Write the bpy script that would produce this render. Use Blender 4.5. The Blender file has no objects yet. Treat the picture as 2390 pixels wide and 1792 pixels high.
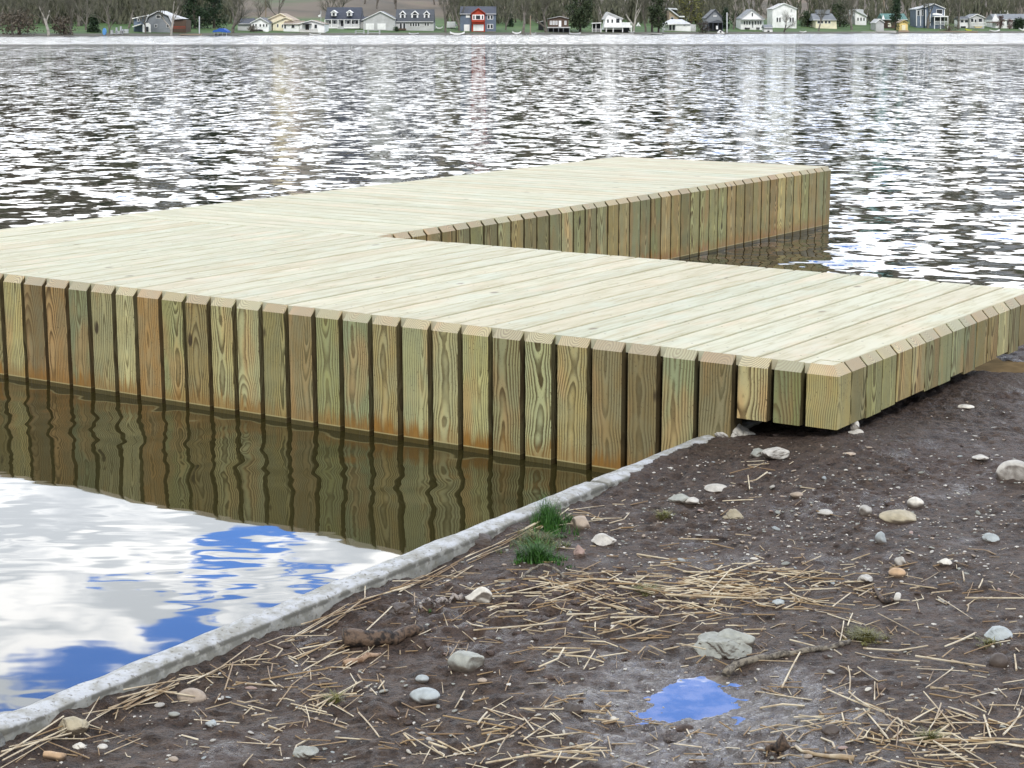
import bpy, bmesh, math, random
import numpy as np
from mathutils import Vector, Matrix
random.seed(7)
RNG = np.random.default_rng(7)
sc = bpy.context.scene
COL = sc.collection

# ---------------------------------------------------------------- camera
F, CX, CY = 4194.57, 1195.0, 896.0          # focal length and centre, in photo pixels
PITCH, HCAM = 0.1967, 1.697
cam_d = bpy.data.cameras.new('camera'); cam = bpy.data.objects.new('camera', cam_d); COL.objects.link(cam)
cam_d.sensor_width = 36; cam_d.lens = F / 2390 * 36; cam_d.clip_end = 6000; cam_d.clip_start = .1
cam.location = (0, 0, HCAM); cam.rotation_euler = (math.pi / 2 - PITCH, 0, 0)
sc.camera = cam
CP, SP = math.cos(PITCH), math.sin(PITCH)

def ray(px, py):
    X = (px - CX) / F; Y = -(py - CY) / F
    return (X, CP + Y * SP, -SP + Y * CP)
def G(px, py, z=0.0):                        # where the sight line meets the level z
    d = ray(px, py); t = (z - HCAM) / d[2]
    return (d[0] * t, d[1] * t)
def RY(px, py, Y):                           # where it meets the upright plane at distance Y
    d = ray(px, py); t = Y / d[1]
    return Vector((d[0] * t, Y, HCAM + d[2] * t))

# dock frame: origin under the near corner, u along the front face to the left, v away over the water
TH = 0.5882
C0 = (1.1516, 6.2213)
U = (-math.cos(TH), math.sin(TH)); V = (math.sin(TH), math.cos(TH))
def D2W(u, v, z=0.0): return Vector((C0[0] + u * U[0] + v * V[0], C0[1] + u * U[1] + v * V[1], z))
def uv_of(x, y):
    x = x - C0[0]; y = y - C0[1]
    return x * U[0] + y * U[1], x * V[0] + y * V[1]
ZT, CH, WA, SB, LB, SL, PIT = .515, .033, 2.287, 3.816, 6.305, 5.93, .15

# ---------------------------------------------------------------- numpy value noise
_T = RNG.random((256, 256))
def vnoise(x, y):
    x = np.asarray(x, float); y = np.asarray(y, float)
    xi = np.floor(x).astype(int); yi = np.floor(y).astype(int); fx = x - xi; fy = y - yi
    fx = fx * fx * (3 - 2 * fx); fy = fy * fy * (3 - 2 * fy)
    g = lambda a, b: _T[a & 255, b & 255]
    return (g(xi, yi) * (1 - fx) + g(xi + 1, yi) * fx) * (1 - fy) + (g(xi, yi + 1) * (1 - fx) + g(xi + 1, yi + 1) * fx) * fy
def fbm(x, y, s, o=4, g=.5):
    r = 0; a = 1; t = 0
    for i in range(o):
        r = r + a * (vnoise(x * s + 17.3 * i, y * s + 5.1 * i) - .5); t += a; a *= g; s *= 2.03
    return r / t * 2
def sstep(a, b, x):
    t = np.clip((x - a) / (b - a), 0, 1); return t * t * (3 - 2 * t)

# ---------------------------------------------------------------- node helpers
class NB:
    def __init__(s, nt): s.nt = nt; s.n = nt.nodes; s.l = nt.links
    def new(s, t, **k):
        n = s.n.new(t)
        for a, b in k.items(): setattr(n, a, b)
        return n
    def put(s, inp, v):
        if hasattr(v, 'is_output'): s.l.new(v, inp)
        elif v is not None:
            if hasattr(inp.default_value, '__len__') and not hasattr(v, '__len__'): v = (v,) * len(inp.default_value)
            if hasattr(v, '__len__') and len(inp.default_value) == 4 and len(v) == 3: v = (*v, 1)
            inp.default_value = v
    def m(s, op, a, b=None, c=None, clamp=False):
        n = s.new('ShaderNodeMath', operation=op, use_clamp=clamp)
        for i, v in enumerate((a, b, c)):
            if v is not None: s.put(n.inputs[i], v)
        return n.outputs[0]
    def vm(s, op, a, b=None, c=None):
        n = s.new('ShaderNodeVectorMath', operation=op)
        for i, v in enumerate((a, b, c)):
            if v is not None: s.put(n.inputs[i], v)
        return n.outputs['Value'] if op in ('LENGTH', 'DOT_PRODUCT') else n.outputs[0]
    def mapr(s, v, a, b, c=0., d=1., smooth=True):
        n = s.new('ShaderNodeMapRange', interpolation_type='SMOOTHSTEP' if smooth else 'LINEAR')
        for i, q in enumerate((v, a, b, c, d)): s.put(n.inputs[i], q)
        return n.outputs[0]
    def noise(s, vec, scale, detail=3, rough=.55, dist=0, dim='3D', w=None, col=False):
        n = s.new('ShaderNodeTexNoise', noise_dimensions=dim)
        if dim != '1D': s.put(n.inputs['Vector'], vec)
        if w is not None: s.put(n.inputs['W'], w)
        for k, q in (('Scale', scale), ('Detail', detail), ('Roughness', rough), ('Distortion', dist)): s.put(n.inputs[k], q)
        return n.outputs['Color' if col else 'Fac']
    def vor(s, vec, scale, feat='F1', rnd=1., out='Distance'):
        n = s.new('ShaderNodeTexVoronoi', feature=feat); s.put(n.inputs['Vector'], vec); s.put(n.inputs['Scale'], scale); s.put(n.inputs['Randomness'], rnd)
        return n.outputs[out]
    def mix(s, f, a, b, mode='MIX'):
        n = s.new('ShaderNodeMix', data_type='RGBA', blend_type=mode)
        s.put(n.inputs[0], f); s.put(n.inputs[6], a); s.put(n.inputs[7], b); return n.outputs[2]
    def ramp(s, f, stops, interp='LINEAR'):
        n = s.new('ShaderNodeValToRGB'); r = n.color_ramp; r.interpolation = interp
        while len(r.elements) < len(stops): r.elements.new(.5)
        for e, (p, c) in zip(r.elements, stops): e.position = p; e.color = (*c, 1)
        s.put(n.inputs[0], f); return n.outputs[0]
    def sep(s, v): n = s.new('ShaderNodeSeparateXYZ'); s.put(n.inputs[0], v); return n.outputs
    def comb(s, x, y, z):
        n = s.new('ShaderNodeCombineXYZ')
        for i, q in enumerate((x, y, z)): s.put(n.inputs[i], q)
        return n.outputs[0]
    def bump(s, h, dist=.01, strength=1., normal=None):
        n = s.new('ShaderNodeBump'); s.put(n.inputs['Height'], h); s.put(n.inputs['Distance'], dist); s.put(n.inputs['Strength'], strength)
        if normal is not None: s.put(n.inputs['Normal'], normal)
        return n.outputs[0]
def new_mat(name):
    m = bpy.data.materials.new(name); m.use_nodes = True
    nb = NB(m.node_tree); nb.mat = m
    nb.p = m.node_tree.nodes['Principled BSDF']; nb.out = m.node_tree.nodes['Material Output']
    return nb
def setp(nb, **k):
    for a, v in k.items(): nb.put(nb.p.inputs[a.replace('_', ' ')], v)
_cm = {}
def cmat(name, col, rough=.75, var=.25, scale=8, bump=0, rnd=0.):
    """painted or natural surface with mottled tone"""
    if name in _cm: return _cm[name]
    nb = new_mat(name)
    tc = nb.new('ShaderNodeTexCoord').outputs['Object']
    n = nb.noise(tc, scale, 4, .6)
    f = nb.mapr(n, .3, .7, 1 - var, 1 + var)
    if rnd:
        oi = nb.new('ShaderNodeObjectInfo').outputs['Random']
        f = nb.m('MULTIPLY', f, nb.mapr(oi, 0, 1, 1 - rnd, 1 + rnd, False))
    c = nb.vm('MULTIPLY', (*col,), nb.comb(f, f, f))
    setp(nb, Base_Color=c, Roughness=rough)
    if bump: setp(nb, Normal=nb.bump(n, bump, 1))
    _cm[name] = nb.mat; return nb.mat

# ---------------------------------------------------------------- object helpers
def link(name, data, parent=None):
    o = bpy.data.objects.new(name, data); COL.objects.link(o)
    if parent is not None: o.parent = parent
    return o
def tag(o, label=None, cat=None, group=None, kind=None):
    if label: o['label'] = label
    if cat: o['category'] = cat
    if group: o['group'] = group
    if kind: o['kind'] = kind
    return o
class MB:
    """collects polygons"""
    def __init__(s): s.v = []; s.f = []
    def poly(s, verts, faces):
        b = len(s.v); s.v += [tuple(p) for p in verts]; s.f += [tuple(b + i for i in f) for f in faces]; return s
    def box(s, x0, x1, y0, y1, z0, z1):
        return s.poly([(x0,y0,z0),(x1,y0,z0),(x1,y1,z0),(x0,y1,z0),(x0,y0,z1),(x1,y0,z1),(x1,y1,z1),(x0,y1,z1)],
                      [(0,3,2,1),(4,5,6,7),(0,1,5,4),(1,2,6,5),(2,3,7,6),(3,0,4,7)])
    def prism(s, outline, vec):
        """outline: 3-D points, swept along vec"""
        n = len(outline); vec = Vector(vec); a = [Vector(p) for p in outline]
        return s.poly(a + [p + vec for p in a], [tuple(range(n)), tuple(range(2*n-1, n-1, -1))] + [(i, (i+1) % n, n + (i+1) % n, n + i)[::-1] for i in range(n)])
    def tube(s, pts, rad, k=5, cap=True):
        pts = [Vector(p) for p in pts]; base = len(s.v)
        if not hasattr(rad, '__len__'): rad = [rad] * len(pts)
        ref = Vector((.123, .31, .94))
        for i, p in enumerate(pts):
            t = (pts[min(i+1, len(pts)-1)] - pts[max(i-1, 0)]).normalized()
            a = t.cross(ref)
            if a.length < .1: a = t.cross(Vector((1, 0, 0)))
            a.normalize(); b = t.cross(a)
            for j in range(k):
                w = 2 * math.pi * j / k; s.v.append(tuple(p + (a * math.cos(w) + b * math.sin(w)) * rad[i]))
        for i in range(len(pts) - 1):
            for j in range(k):
                q = base + i * k; s.f.append((q + j, q + (j+1) % k, q + k + (j+1) % k, q + k + j))
        if cap:
            s.f.append(tuple(base + j for j in range(k))[::-1]); s.f.append(tuple(base + (len(pts)-1)*k + j for j in range(k)))
        return s
    def build(s, name, mat, parent=None, smooth=False, fixn=True):
        me = bpy.data.meshes.new(name); me.from_pydata(s.v, [], s.f)
        if fixn:
            bm = bmesh.new(); bm.from_mesh(me); bmesh.ops.recalc_face_normals(bm, faces=bm.faces); bm.to_mesh(me); bm.free()
        if mat is not None: me.materials.append(mat)
        if smooth: me.polygons.foreach_set('use_smooth', [True] * len(me.polygons))
        return link(name, me, parent)
def empty(name, loc=(0, 0, 0), rz=0):
    o = link(name, None); o.location = loc; o.rotation_euler = (0, 0, rz); o.empty_display_size = .1; return o
def grid_mesh(name, X, Y, Z, keep=None, mat=None, smooth=True):
    ny, nx = X.shape
    co = np.stack([X, Y, Z], -1).reshape(-1, 3)
    idx = np.arange(ny * nx).reshape(ny, nx)
    q = np.stack([idx[:-1, :-1], idx[:-1, 1:], idx[1:, 1:], idx[1:, :-1]], -1).reshape(-1, 4)
    if keep is not None:
        k = keep.reshape(-1); q = q[k[q].all(1)]
        used = np.zeros(len(co), bool); used[q.reshape(-1)] = True
        re = np.cumsum(used) - 1; q = re[q]; co = co[used]
    me = bpy.data.meshes.new(name)
    me.vertices.add(len(co)); me.vertices.foreach_set('co', co.reshape(-1).astype(np.float32))
    me.loops.add(q.size); me.loops.foreach_set('vertex_index', q.reshape(-1).astype(np.int32))
    me.polygons.add(len(q)); me.polygons.foreach_set('loop_start', np.arange(0, q.size, 4, dtype=np.int32))
    me.polygons.foreach_set('use_smooth', np.full(len(q), smooth))
    me.update(calc_edges=True)
    if mat: me.materials.append(mat)
    return link(name, me)

# ---------------------------------------------------------------- world: daylight sky with broken cloud
def make_world():
    w = bpy.data.worlds.new('World'); sc.world = w; w.use_nodes = True
    nb = NB(w.node_tree)
    for n in list(nb.n): nb.n.remove(n)
    sky = nb.new('ShaderNodeTexSky', sky_type='NISHITA', sun_disc=False)
    sky.sun_elevation = math.radians(SUN_EL); sky.sun_rotation = math.radians(SUN_ROT)
    d = nb.new('ShaderNodeTexCoord').outputs['Generated']
    x, y, z = nb.sep(d)
    az = nb.m('MULTIPLY', nb.m('ARCTAN2', x, y), 57.2958)
    el = nb.m('MULTIPLY', nb.m('ARCSINE', nb.m('MINIMUM', nb.m('ABSOLUTE', z), .9999)), 57.2958)
    # warped sky coordinates, clouds lie in flat sheets
    P = nb.comb(nb.m('MULTIPLY', az, .16), nb.m('MULTIPLY', el, .85), 0)
    wr = nb.noise(P, 1.5, 4, .6, col=True)
    wv = nb.vm('SUBTRACT', wr, (.5, .5, .5)); wx, wy, wz = nb.sep(wv)
    azw = nb.m('ADD', az, nb.m('MULTIPLY', wx, 5.5)); elw = nb.m('ADD', el, nb.m('MULTIPLY', wy, 1.25))
    holes = None
    for (a, e, ha, he) in HOLES:
        q = nb.m('ADD', nb.m('POWER', nb.m('DIVIDE', nb.m('SUBTRACT', azw, a), ha), 2.), nb.m('POWER', nb.m('DIVIDE', nb.m('SUBTRACT', elw, e), he), 2.))
        h = nb.mapr(q, .75, 1.25, 1, 0)
        holes = h if holes is None else nb.m('MAXIMUM', holes, h)
    # scattered holes higher up
    D3 = nb.vm('MULTIPLY', d, (1, 1, 1.6))
    hn = nb.noise(D3, 5.2, 4, .55)
    hi = nb.mapr(el, 23, 30)
    hs = nb.m('MULTIPLY', nb.mapr(hn, .56, .62), hi)
    hs2 = nb.m('MULTIPLY', nb.mapr(nb.noise(D3, 9, 3, .5), .535, .58), nb.m('MULTIPLY', nb.mapr(az, 3, 9), nb.mapr(el, 10, 15)))
    holes = nb.m('MAXIMUM', holes, nb.m('MAXIMUM', hs, hs2))
    # brightness of the cloud: bright ahead below 45 degrees, plainer overhead and behind
    cosaz = nb.m('COSINE', nb.m('MULTIPLY', nb.m('SUBTRACT', az, 0), .0174533))
    ahead = nb.mapr(cosaz, -.2, .75)
    band = nb.m('MULTIPLY', nb.mapr(el, 3, 9), nb.mapr(el, 52, 34))
    br = nb.m('ADD', BACK_SKY, nb.m('MULTIPLY', nb.m('MULTIPLY', ahead, band), FRONT_SKY))
    tx = nb.noise(P, 1.1, 5, .55)
    gl = nb.m('MULTIPLY', nb.mapr(tx, .40, .60, 0, 1), 1)
    shade = nb.mapr(gl, 0, 1, .72, 1.18, False)
    ccol = nb.mix(gl, (.86, .92, 1.0), (1., 1., 1.))
    cl = nb.vm('SCALE', ccol); cln = cl.node; nb.put(cln.inputs['Scale'], nb.m('MULTIPLY', br, shade))
    blue = nb.vm('MULTIPLY', sky.outputs[0], (SKYS * .52, SKYS * .90, SKYS * 1.62))
    bl = nb.vm('SCALE', blue); nb.put(bl.node.inputs['Scale'], nb.m('ADD', 1., nb.m('MULTIPLY', nb.m('MULTIPLY', ahead, band), BLUE_AHEAD)))
    col = nb.mix(holes, cl, bl)
    bg = nb.new('ShaderNodeBackground'); nb.put(bg.inputs[0], col); bg.inputs[1].default_value = 1
    o = nb.new('ShaderNodeOutputWorld'); nb.l.new(bg.outputs[0], o.inputs[0])
SUN_ROT, SUN_EL = 172, 40
SKYS = .10
BACK_SKY, FRONT_SKY, BLUE_AHEAD = .82, 2.6, 2.0
HOLES = [(-8.6, 16.5, 1.8, .42), (-9.2, 18.4, 2.8, .50), (-12.0, 19.5, 4.4, .75), (-15.5, 20.4, 1.6, .25), (-12.9, 17.2, .9, .2),
         (-6.5, 17.0, .6, .14), (-13.8, 21.1, 1.3, .2), (6.8, 21.9, 3.6, 1.9), (-10.5, 17.55, .8, .12)]
make_world()
sd = bpy.data.lights.new('sun', 'SUN'); sd.energy = 2.35; sd.angle = math.radians(14); sd.color = (1, .96, .9)
so = link('sun', sd); 
sun_dir = Vector((math.sin(math.radians(SUN_ROT)) * math.cos(math.radians(SUN_EL)), math.cos(math.radians(SUN_ROT)) * math.cos(math.radians(SUN_EL)), math.sin(math.radians(SUN_EL))))
so.rotation_euler = sun_dir.to_track_quat('Z', 'Y').to_euler()
so.location = (0, 0, 30)
sc.view_settings.view_transform = 'Standard'; sc.view_settings.look = 'None'; sc.view_settings.exposure = 0
sc.render.engine = 'CYCLES'
try:
    sc.cycles.use_denoising = True; sc.cycles.max_bounces = 6; sc.cycles.sample_clamp_indirect = 6
except Exception: pass

# ---------------------------------------------------------------- materials of the foreground
def wood_face(name, sides=True):
    """heartwood rings cut lengthwise; end grain appears on the bevel by itself"""
    nb = new_mat(name)
    tc = nb.new('ShaderNodeTexCoord').outputs['Object']
    oi = nb.new('ShaderNodeObjectInfo').outputs['Random']
    r1 = oi
    r2 = nb.m('FRACT', nb.m('MULTIPLY', oi, 17.31)); r3 = nb.m('FRACT', nb.m('MULTIPLY', oi, 91.7)); r4 = nb.m('FRACT', nb.m('MULTIPLY', oi, 271.3))
    x, y, z = nb.sep(tc)
    seed = nb.m('MULTIPLY', r3, 60)
    lo = nb.noise(nb.comb(nb.m('MULTIPLY', x, .6), nb.m('MULTIPLY', y, .6), nb.m('ADD', nb.m('MULTIPLY', z, 2.4), seed)), 1, 2, .5, col=True)
    lx, ly, lz = nb.sep(nb.vm('SUBTRACT', lo, (.5, .5, .5)))
    px = nb.m('ADD', nb.m('SUBTRACT', x, nb.mapr(r2, 0, 1, -.045, .045, False)), nb.m('MULTIPLY', lx, .07))
    py = nb.m('ADD', nb.m('SUBTRACT', y, nb.mapr(r4, 0, 1, .006, .06, False)), nb.m('MULTIPLY', ly, .085))
    py = nb.m('ADD', py, nb.m('MULTIPLY', z, nb.mapr(r2, 0, 1, -.07, .07, False)))
    hf = nb.noise(nb.comb(nb.m('MULTIPLY', x, 9), nb.m('MULTIPLY', y, 9), nb.m('ADD', nb.m('MULTIPLY', z, 5), seed)), 3, 3, .6)
    rad = nb.m('ADD', nb.m('SQRT', nb.m('ADD', nb.m('MULTIPLY', px, px), nb.m('MULTIPLY', py, py))), nb.m('MULTIPLY', nb.m('SUBTRACT', hf, .5), .0045))
    per = nb.mapr(r4, 0, 1, 85, 150, False)
    ph = nb.m('FRACT', nb.m('MULTIPLY', rad, per))
    ring = nb.m('MULTIPLY', nb.mapr(ph, .18, .80, 0, 1), nb.mapr(ph, .999, .86, 0, 1))
    strength = nb.mapr(nb.m('FRACT', nb.m('MULTIPLY', oi, 7.77)), 0, 1, .65, 1., False)
    strength = nb.m('MULTIPLY', strength, nb.mapr(nb.noise(tc, 7, 3, .6), .3, .6, .55, 1.))
    # base tint per timber: grey green, straw, tan, orange
    base = nb.ramp(r1, [(0, (.36, .37, .15)), (.16, (.52, .49, .21)), (.3, (.40, .31, .125)), (.42, (.33, .37, .19)), (.55, (.58, .45, .17)), (.68, (.31, .24, .11)), (.80, (.55, .33, .115)), (.9, (.41, .42, .21)), (1, (.54, .46, .22))])
    mot = nb.noise(nb.comb(nb.m('ADD', x, seed), y, nb.m('MULTIPLY', z, .35)), 14, 4, .6)
    base = nb.mix(nb.mapr(mot, .38, .62, .35, 0), base, (.30, .34, .22))
    pink = nb.noise(nb.comb(nb.m('ADD', x, seed), y, nb.m('MULTIPLY', z, .25)), 9, 2, .5)
    base = nb.mix(nb.mapr(pink, .50, .68, 0, .65), base, (.52, .33, .14))
    vv_ = nb.mapr(nb.m('FRACT', nb.m('MULTIPLY', oi, 53.3)), 0, 1, .66, 1.14, False)
    base = nb.vm('MULTIPLY', base, nb.comb(vv_, vv_, vv_))
    dark = nb.mix(r2, (.085, .048, .016), (.070, .064, .022))
    c = nb.mix(nb.m('MULTIPLY', ring, strength), base, dark)
    # knots
    kv = nb.comb(nb.m('ADD', nb.m('MULTIPLY', x, 1.), seed), 0, nb.m('MULTIPLY', z, .45))
    kd = nb.vor(kv, 6.2)
    kn = nb.m('MULTIPLY', nb.mapr(kd, .115, .06, 0, 1), nb.mapr(nb.noise(kv, 2.2, 1, .5), .47, .52, 0, 1))
    c = nb.mix(nb.m('MULTIPLY', kn, .9), c, (.035, .022, .012))
    # dirt specks
    sp = nb.m('MULTIPLY', nb.mapr(nb.noise(nb.comb(nb.m('ADD', x, seed), y, nb.m('MULTIPLY', z, .55)), 160, 2, .6), .60, .70, 0, .8), nb.mapr(nb.noise(tc, 8, 2), .40, .56))
    c = nb.mix(sp, c, (.07, .045, .025))
    # bevel is cleaner and paler / pinker
    gp = nb.new('ShaderNodeNewGeometry')
    nz = nb.sep(gp.outputs['Normal'])[2]
    c = nb.mix(nb.mapr(nz, .3, .6, 0, .36), c, nb.mix(r2, (.74, .70, .56), (.74, .58, .45)))
    # water stain near the lake, by height
    wz = nb.sep(gp.outputs['Position'])[2]
    n2 = nb.noise(nb.comb(nb.m('ADD', nb.m('MULTIPLY', x, 30), seed), y, nb.m('MULTIPLY', z, 2.)), 1, 4, .6)
    st = nb.mapr(nb.m('SUBTRACT', wz, nb.m('MULTIPLY', nb.m('SUBTRACT', n2, .5), .22)), .035, .115, 1, 0)
    st = nb.m('MULTIPLY', st, nb.mapr(r3, 0, 1, .35, .95, False))
    c = nb.mix(st, c, nb.mix(n2, (.09, .042, .012), (.40, .20, .035)))
    stline = nb.mapr(wz, .024, .018, 0, 1)
    c = nb.mix(nb.m('MULTIPLY', stline, .85), c, (.045, .042, .012))
    c = nb.mix(nb.m('MULTIPLY', nb.mapr(wz, .027, .0225, 0, 1), nb.mapr(wz, .0185, .022, 0, .7)), c, (.45, .40, .2))  # bright glint of the meniscus, painted as a thin line into the timber colour
    if sides:                      # shade of the gaps, painted dark onto the timbers' side faces
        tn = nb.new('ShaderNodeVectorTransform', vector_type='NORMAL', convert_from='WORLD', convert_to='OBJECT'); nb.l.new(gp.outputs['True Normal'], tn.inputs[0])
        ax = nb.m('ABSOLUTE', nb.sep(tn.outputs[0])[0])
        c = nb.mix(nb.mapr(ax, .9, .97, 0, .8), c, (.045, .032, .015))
    setp(nb, Base_Color=c, Roughness=nb.mapr(st, 0, 1, .72, .3), Normal=nb.bump(nb.m('SUBTRACT', hf, ring), .0012, .5))
    nb.p.inputs['Specular IOR Level'].default_value = .3
    return nb.mat
def wood_deck(name):
    nb = new_mat(name)
    tc = nb.new('ShaderNodeTexCoord').outputs['Object']
    oi = nb.new('ShaderNodeObjectInfo').outputs['Random']
    seed = nb.m('MULTIPLY', nb.m('FRACT', nb.m('MULTIPLY', oi, 37.7)), 80)
    x, y, z = nb.sep(tc)          # y runs along the board
    base = nb.ramp(oi, [(0, (.54, .535, .385)), (.3, (.49, .48, .34)), (.5, (.55, .53, .375)), (.68, (.50, .45, .30)), (.85, (.47, .49, .36)), (1, (.56, .54, .39))])
    q = nb.comb(nb.m('ADD', nb.m('MULTIPLY', x, 1.), seed), nb.m('MULTIPLY', y, .10), z)
    g = nb.noise(q, 42, 4, .6, .6)
    c = nb.mix(nb.mapr(g, .46, .68, 0, .62), base, (.40, .36, .22))
    g2 = nb.noise(nb.comb(nb.m('ADD', x, seed), nb.m('MULTIPLY', y, .3), z), 6, 3, .55)
    c = nb.mix(nb.mapr(g2, .52, .72, 0, .5), c, (.64, .52, .36))
    g3 = nb.noise(nb.comb(nb.m('ADD', x, seed), nb.m('MULTIPLY', y, .5), 3.3), 5, 3, .6)
    c = nb.mix(nb.mapr(g3, .55, .7, 0, .35), c, (.50, .56, .46))
    kv = nb.comb(nb.m('ADD', x, seed), nb.m('MULTIPLY', y, .55), 0)
    kd = nb.vor(kv, 5.5)
    kn = nb.m('MULTIPLY', nb.mapr(kd, .12, .05, 0, .8), nb.mapr(nb.noise(kv, 2.6, 1), .46, .50))
    c = nb.mix(kn, c, (.16, .13, .08))
    # small scuffs and flecks
    sp = nb.mapr(nb.noise(nb.comb(nb.m('ADD', x, seed), nb.m('MULTIPLY', y, .35), z), 90, 2, .6), .66, .78, 0, .45)
    c = nb.mix(sp, c, (.32, .28, .19))
    fy = nb.m('ABSOLUTE', nb.m('SUBTRACT', nb.m('FRACT', nb.m('DIVIDE', nb.m('ADD', y, 50.), .41)), .5))
    sd_ = nb.m('SQRT', nb.m('ADD', nb.m('POWER', nb.m('MULTIPLY', fy, .41), 2.), nb.m('POWER', nb.m('SUBTRACT', nb.m('ABSOLUTE', x), .042), 2.)))
    c = nb.mix(nb.mapr(sd_, .0055, .0035, 0, .8), c, (.10, .085, .05))
    gp = nb.new('ShaderNodeNewGeometry')
    dirt = nb.noise(gp.outputs['Position'], 1.7, 4, .6)
    c = nb.mix(nb.mapr(dirt, .5, .75, 0, .3), c, (.50, .45, .33))
    setp(nb, Base_Color=c, Roughness=nb.mapr(g, .3, .7, .5, .75), Normal=nb.bump(g, .0008, .5))
    nb.p.inputs['Specular IOR Level'].default_value = .35
    return nb.mat
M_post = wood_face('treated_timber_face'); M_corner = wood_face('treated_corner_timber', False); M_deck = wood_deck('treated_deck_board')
M_under = cmat('dock_underside', (.035, .028, .018), .9, .3, 10)

# ---------------------------------------------------------------- the dock
dock = empty('dock', D2W(0, 0, 0), 0)
dock.rotation_euler = (0, 0, math.atan2(V[1], V[0]) - math.pi / 2)
# local dock frame: x = -u , y = v
tag(dock, 'new L-shaped timber dock of pale green planks lying over the lake edge', 'dock')
def post(name, px, py, rz, w, ztop, zbot, depth=.098, corner=0):
    """upright timber; local x across, local y into the dock, outward face at y=0, bevelled top"""
    m = MB(); e = .0025
    h = ztop
    x0, x1 = -w/2, w/2
    jit = random.uniform(-.003, .003)
    out = [(0, zbot), (0, h - CH), (CH, h + 0.0), (depth, h), (depth, zbot)]
    # soften arrises with a tiny chamfer along the two long front edges
    prof = []
    for sx, xx, ins in ((-1, x0, 0), (-1, x0 + e, 1), (1, x1 - e, 1), (1, x1, 0)):
        yy = 0 if ins else e
        prof.append([(xx, yy, zbot), (xx, yy, h - CH), (xx, CH + yy - .001, h - (0 if ins else e)), (xx, CH + .0015, h - .042), (xx, depth, h - .043), (xx, depth, zbot)])
    base = [p for pr in prof for p in pr]
    faces = []
    for i in range(3):
        for j in range(6):
            faces.append((i*6 + j, i*6 + (j+1) % 6, (i+1)*6 + (j+1) % 6, (i+1)*6 + j))
    faces.append((0, 1, 2, 3, 4, 5)); faces.append((23, 22, 21, 20, 19, 18))
    m.poly(base, faces)
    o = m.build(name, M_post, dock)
    o.location = (px, py + 0, 0); o.rotation_euler = (0, random.uniform(-.003, .003), rz)
    return o
def u_of_px(x, y):   # u on the front face bevel line
    lo, hi = -1, 8
    for _ in range(40):
        mid = (lo + hi) / 2
        w = D2W(mid, 0, ZT - CH); 
        d = w.y * CP - (w.z - HCAM) * SP
        sx = CX + w.x / d * F
        if sx > x: lo = mid
        else: hi = mid
    return (lo + hi) / 2
gaps = [47,93,143,191,243,290,344,396,449,505,560,617,676,735,798,862,927,993,1059,1128,1197,1273,1350,1425,1505,1587,1665,1737]
us = sorted(u_of_px(g * 1.0805, 0) for g in gaps)
us = [0] + [u for u in us if u > .06]
while us[-1] < SL - .05: us.append(us[-1] + PIT)
us[-1] = SL
for i in range(len(us) - 1):
    a, b = us[i], us[i+1]
    if i == 0: continue
    g = random.uniform(.023, .030)
    lo = a + (0.0 if i == 0 else g/2); hi = b - g/2
    zb = (.292 + random.uniform(-.006, .004)) if b < .50 else -.35
    o = post('upright_timber', -(lo + hi)/2, 0 + random.uniform(-.002, .003), 0, hi - lo, ZT, zb)
# land-end face (u = 0)
v = .142; i = 0
wid = [.118, .137, .147, .136, .154, .135, .148, .137, .142, .136, .139, .128, .142, .136, .14]
v = .118
k = 0
while v < WA - .03:
    w = min(wid[(k+1) % len(wid)] + .004, WA - v)
    zb = .292 + random.uniform(-.012, .006)
    o = post('upright_timber', 0, v + w/2, math.pi/2, w - random.uniform(.007, .013), ZT, zb)
    v += w; k += 1
# the corner timber is bevelled on both outer faces
m = MB(); A_, B_, zb = us[1] - .011, .114, .290
lv = [(0, 0, zb), (0, 0, ZT - CH), (CH, CH, ZT), (CH, CH, ZT - .042)]
ring = lambda ix, iy, z: [(-A_, iy, z), (-ix, iy, z), (-ix, B_, z), (-A_, B_, z)]
pts = ring(0, 0, zb) + ring(0, 0, ZT - CH) + ring(CH, CH, ZT) + ring(CH + .001, CH + .001, ZT - .042)
m.poly(pts, [(3, 2, 1, 0)] + [(4*l + i, 4*l + (i+1) % 4, 4*l + 4 + (i+1) % 4, 4*l + 4 + i) for l in range(3) for i in range(4)] + [(12, 13, 14, 15)])
o = m.build('corner_timber', M_corner, dock)
# right side of the far leg
nB = int(LB / .15); pw = LB / nB
for i in range(nB):
    v0 = WA + i * pw
    w = pw * random.uniform(.97, 1.0)
    post('upright_timber', -SB + random.uniform(-.002, .002), v0 + pw/2, math.pi/2, pw - random.uniform(.016, .021), ZT, -.35)
# deck boards: near leg boards run away from the camera, far leg boards run across
def board(cx, cy, ln, w, rz):
    m = MB(); e = .003; t = .038; h = ZT + random.uniform(-.0012, .0012); a, b = -w/2, w/2; L = ln/2
    sec = [(a, h-t), (b, h-t), (b, h-e), (b-e, h), (a+e, h), (a, h-e)]
    m.poly([(x, -L, z) for x, z in sec] + [(x, L, z) for x, z in sec],
           [tuple(range(6))[::-1], tuple(range(6, 12))] + [(i, (i+1) % 6, 6 + (i+1) % 6, 6 + i) for i in range(6)])
    o = m.build('deck_board', M_deck, dock); o.location = (cx, cy, 0); o.rotation_euler = (0, 0, rz)
    return o
ins = CH + .0005
u = ins if False else CH + .0615
u = CH + .0005
n = 0
while u < SL - .02:
    w = min(PIT * 1.0, SL - u)
    y1 = WA - (0.0 if True else 0)
    board(-(u + w/2), (ins + y1)/2, y1 - ins, w - .012, 0); u += w
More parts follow.
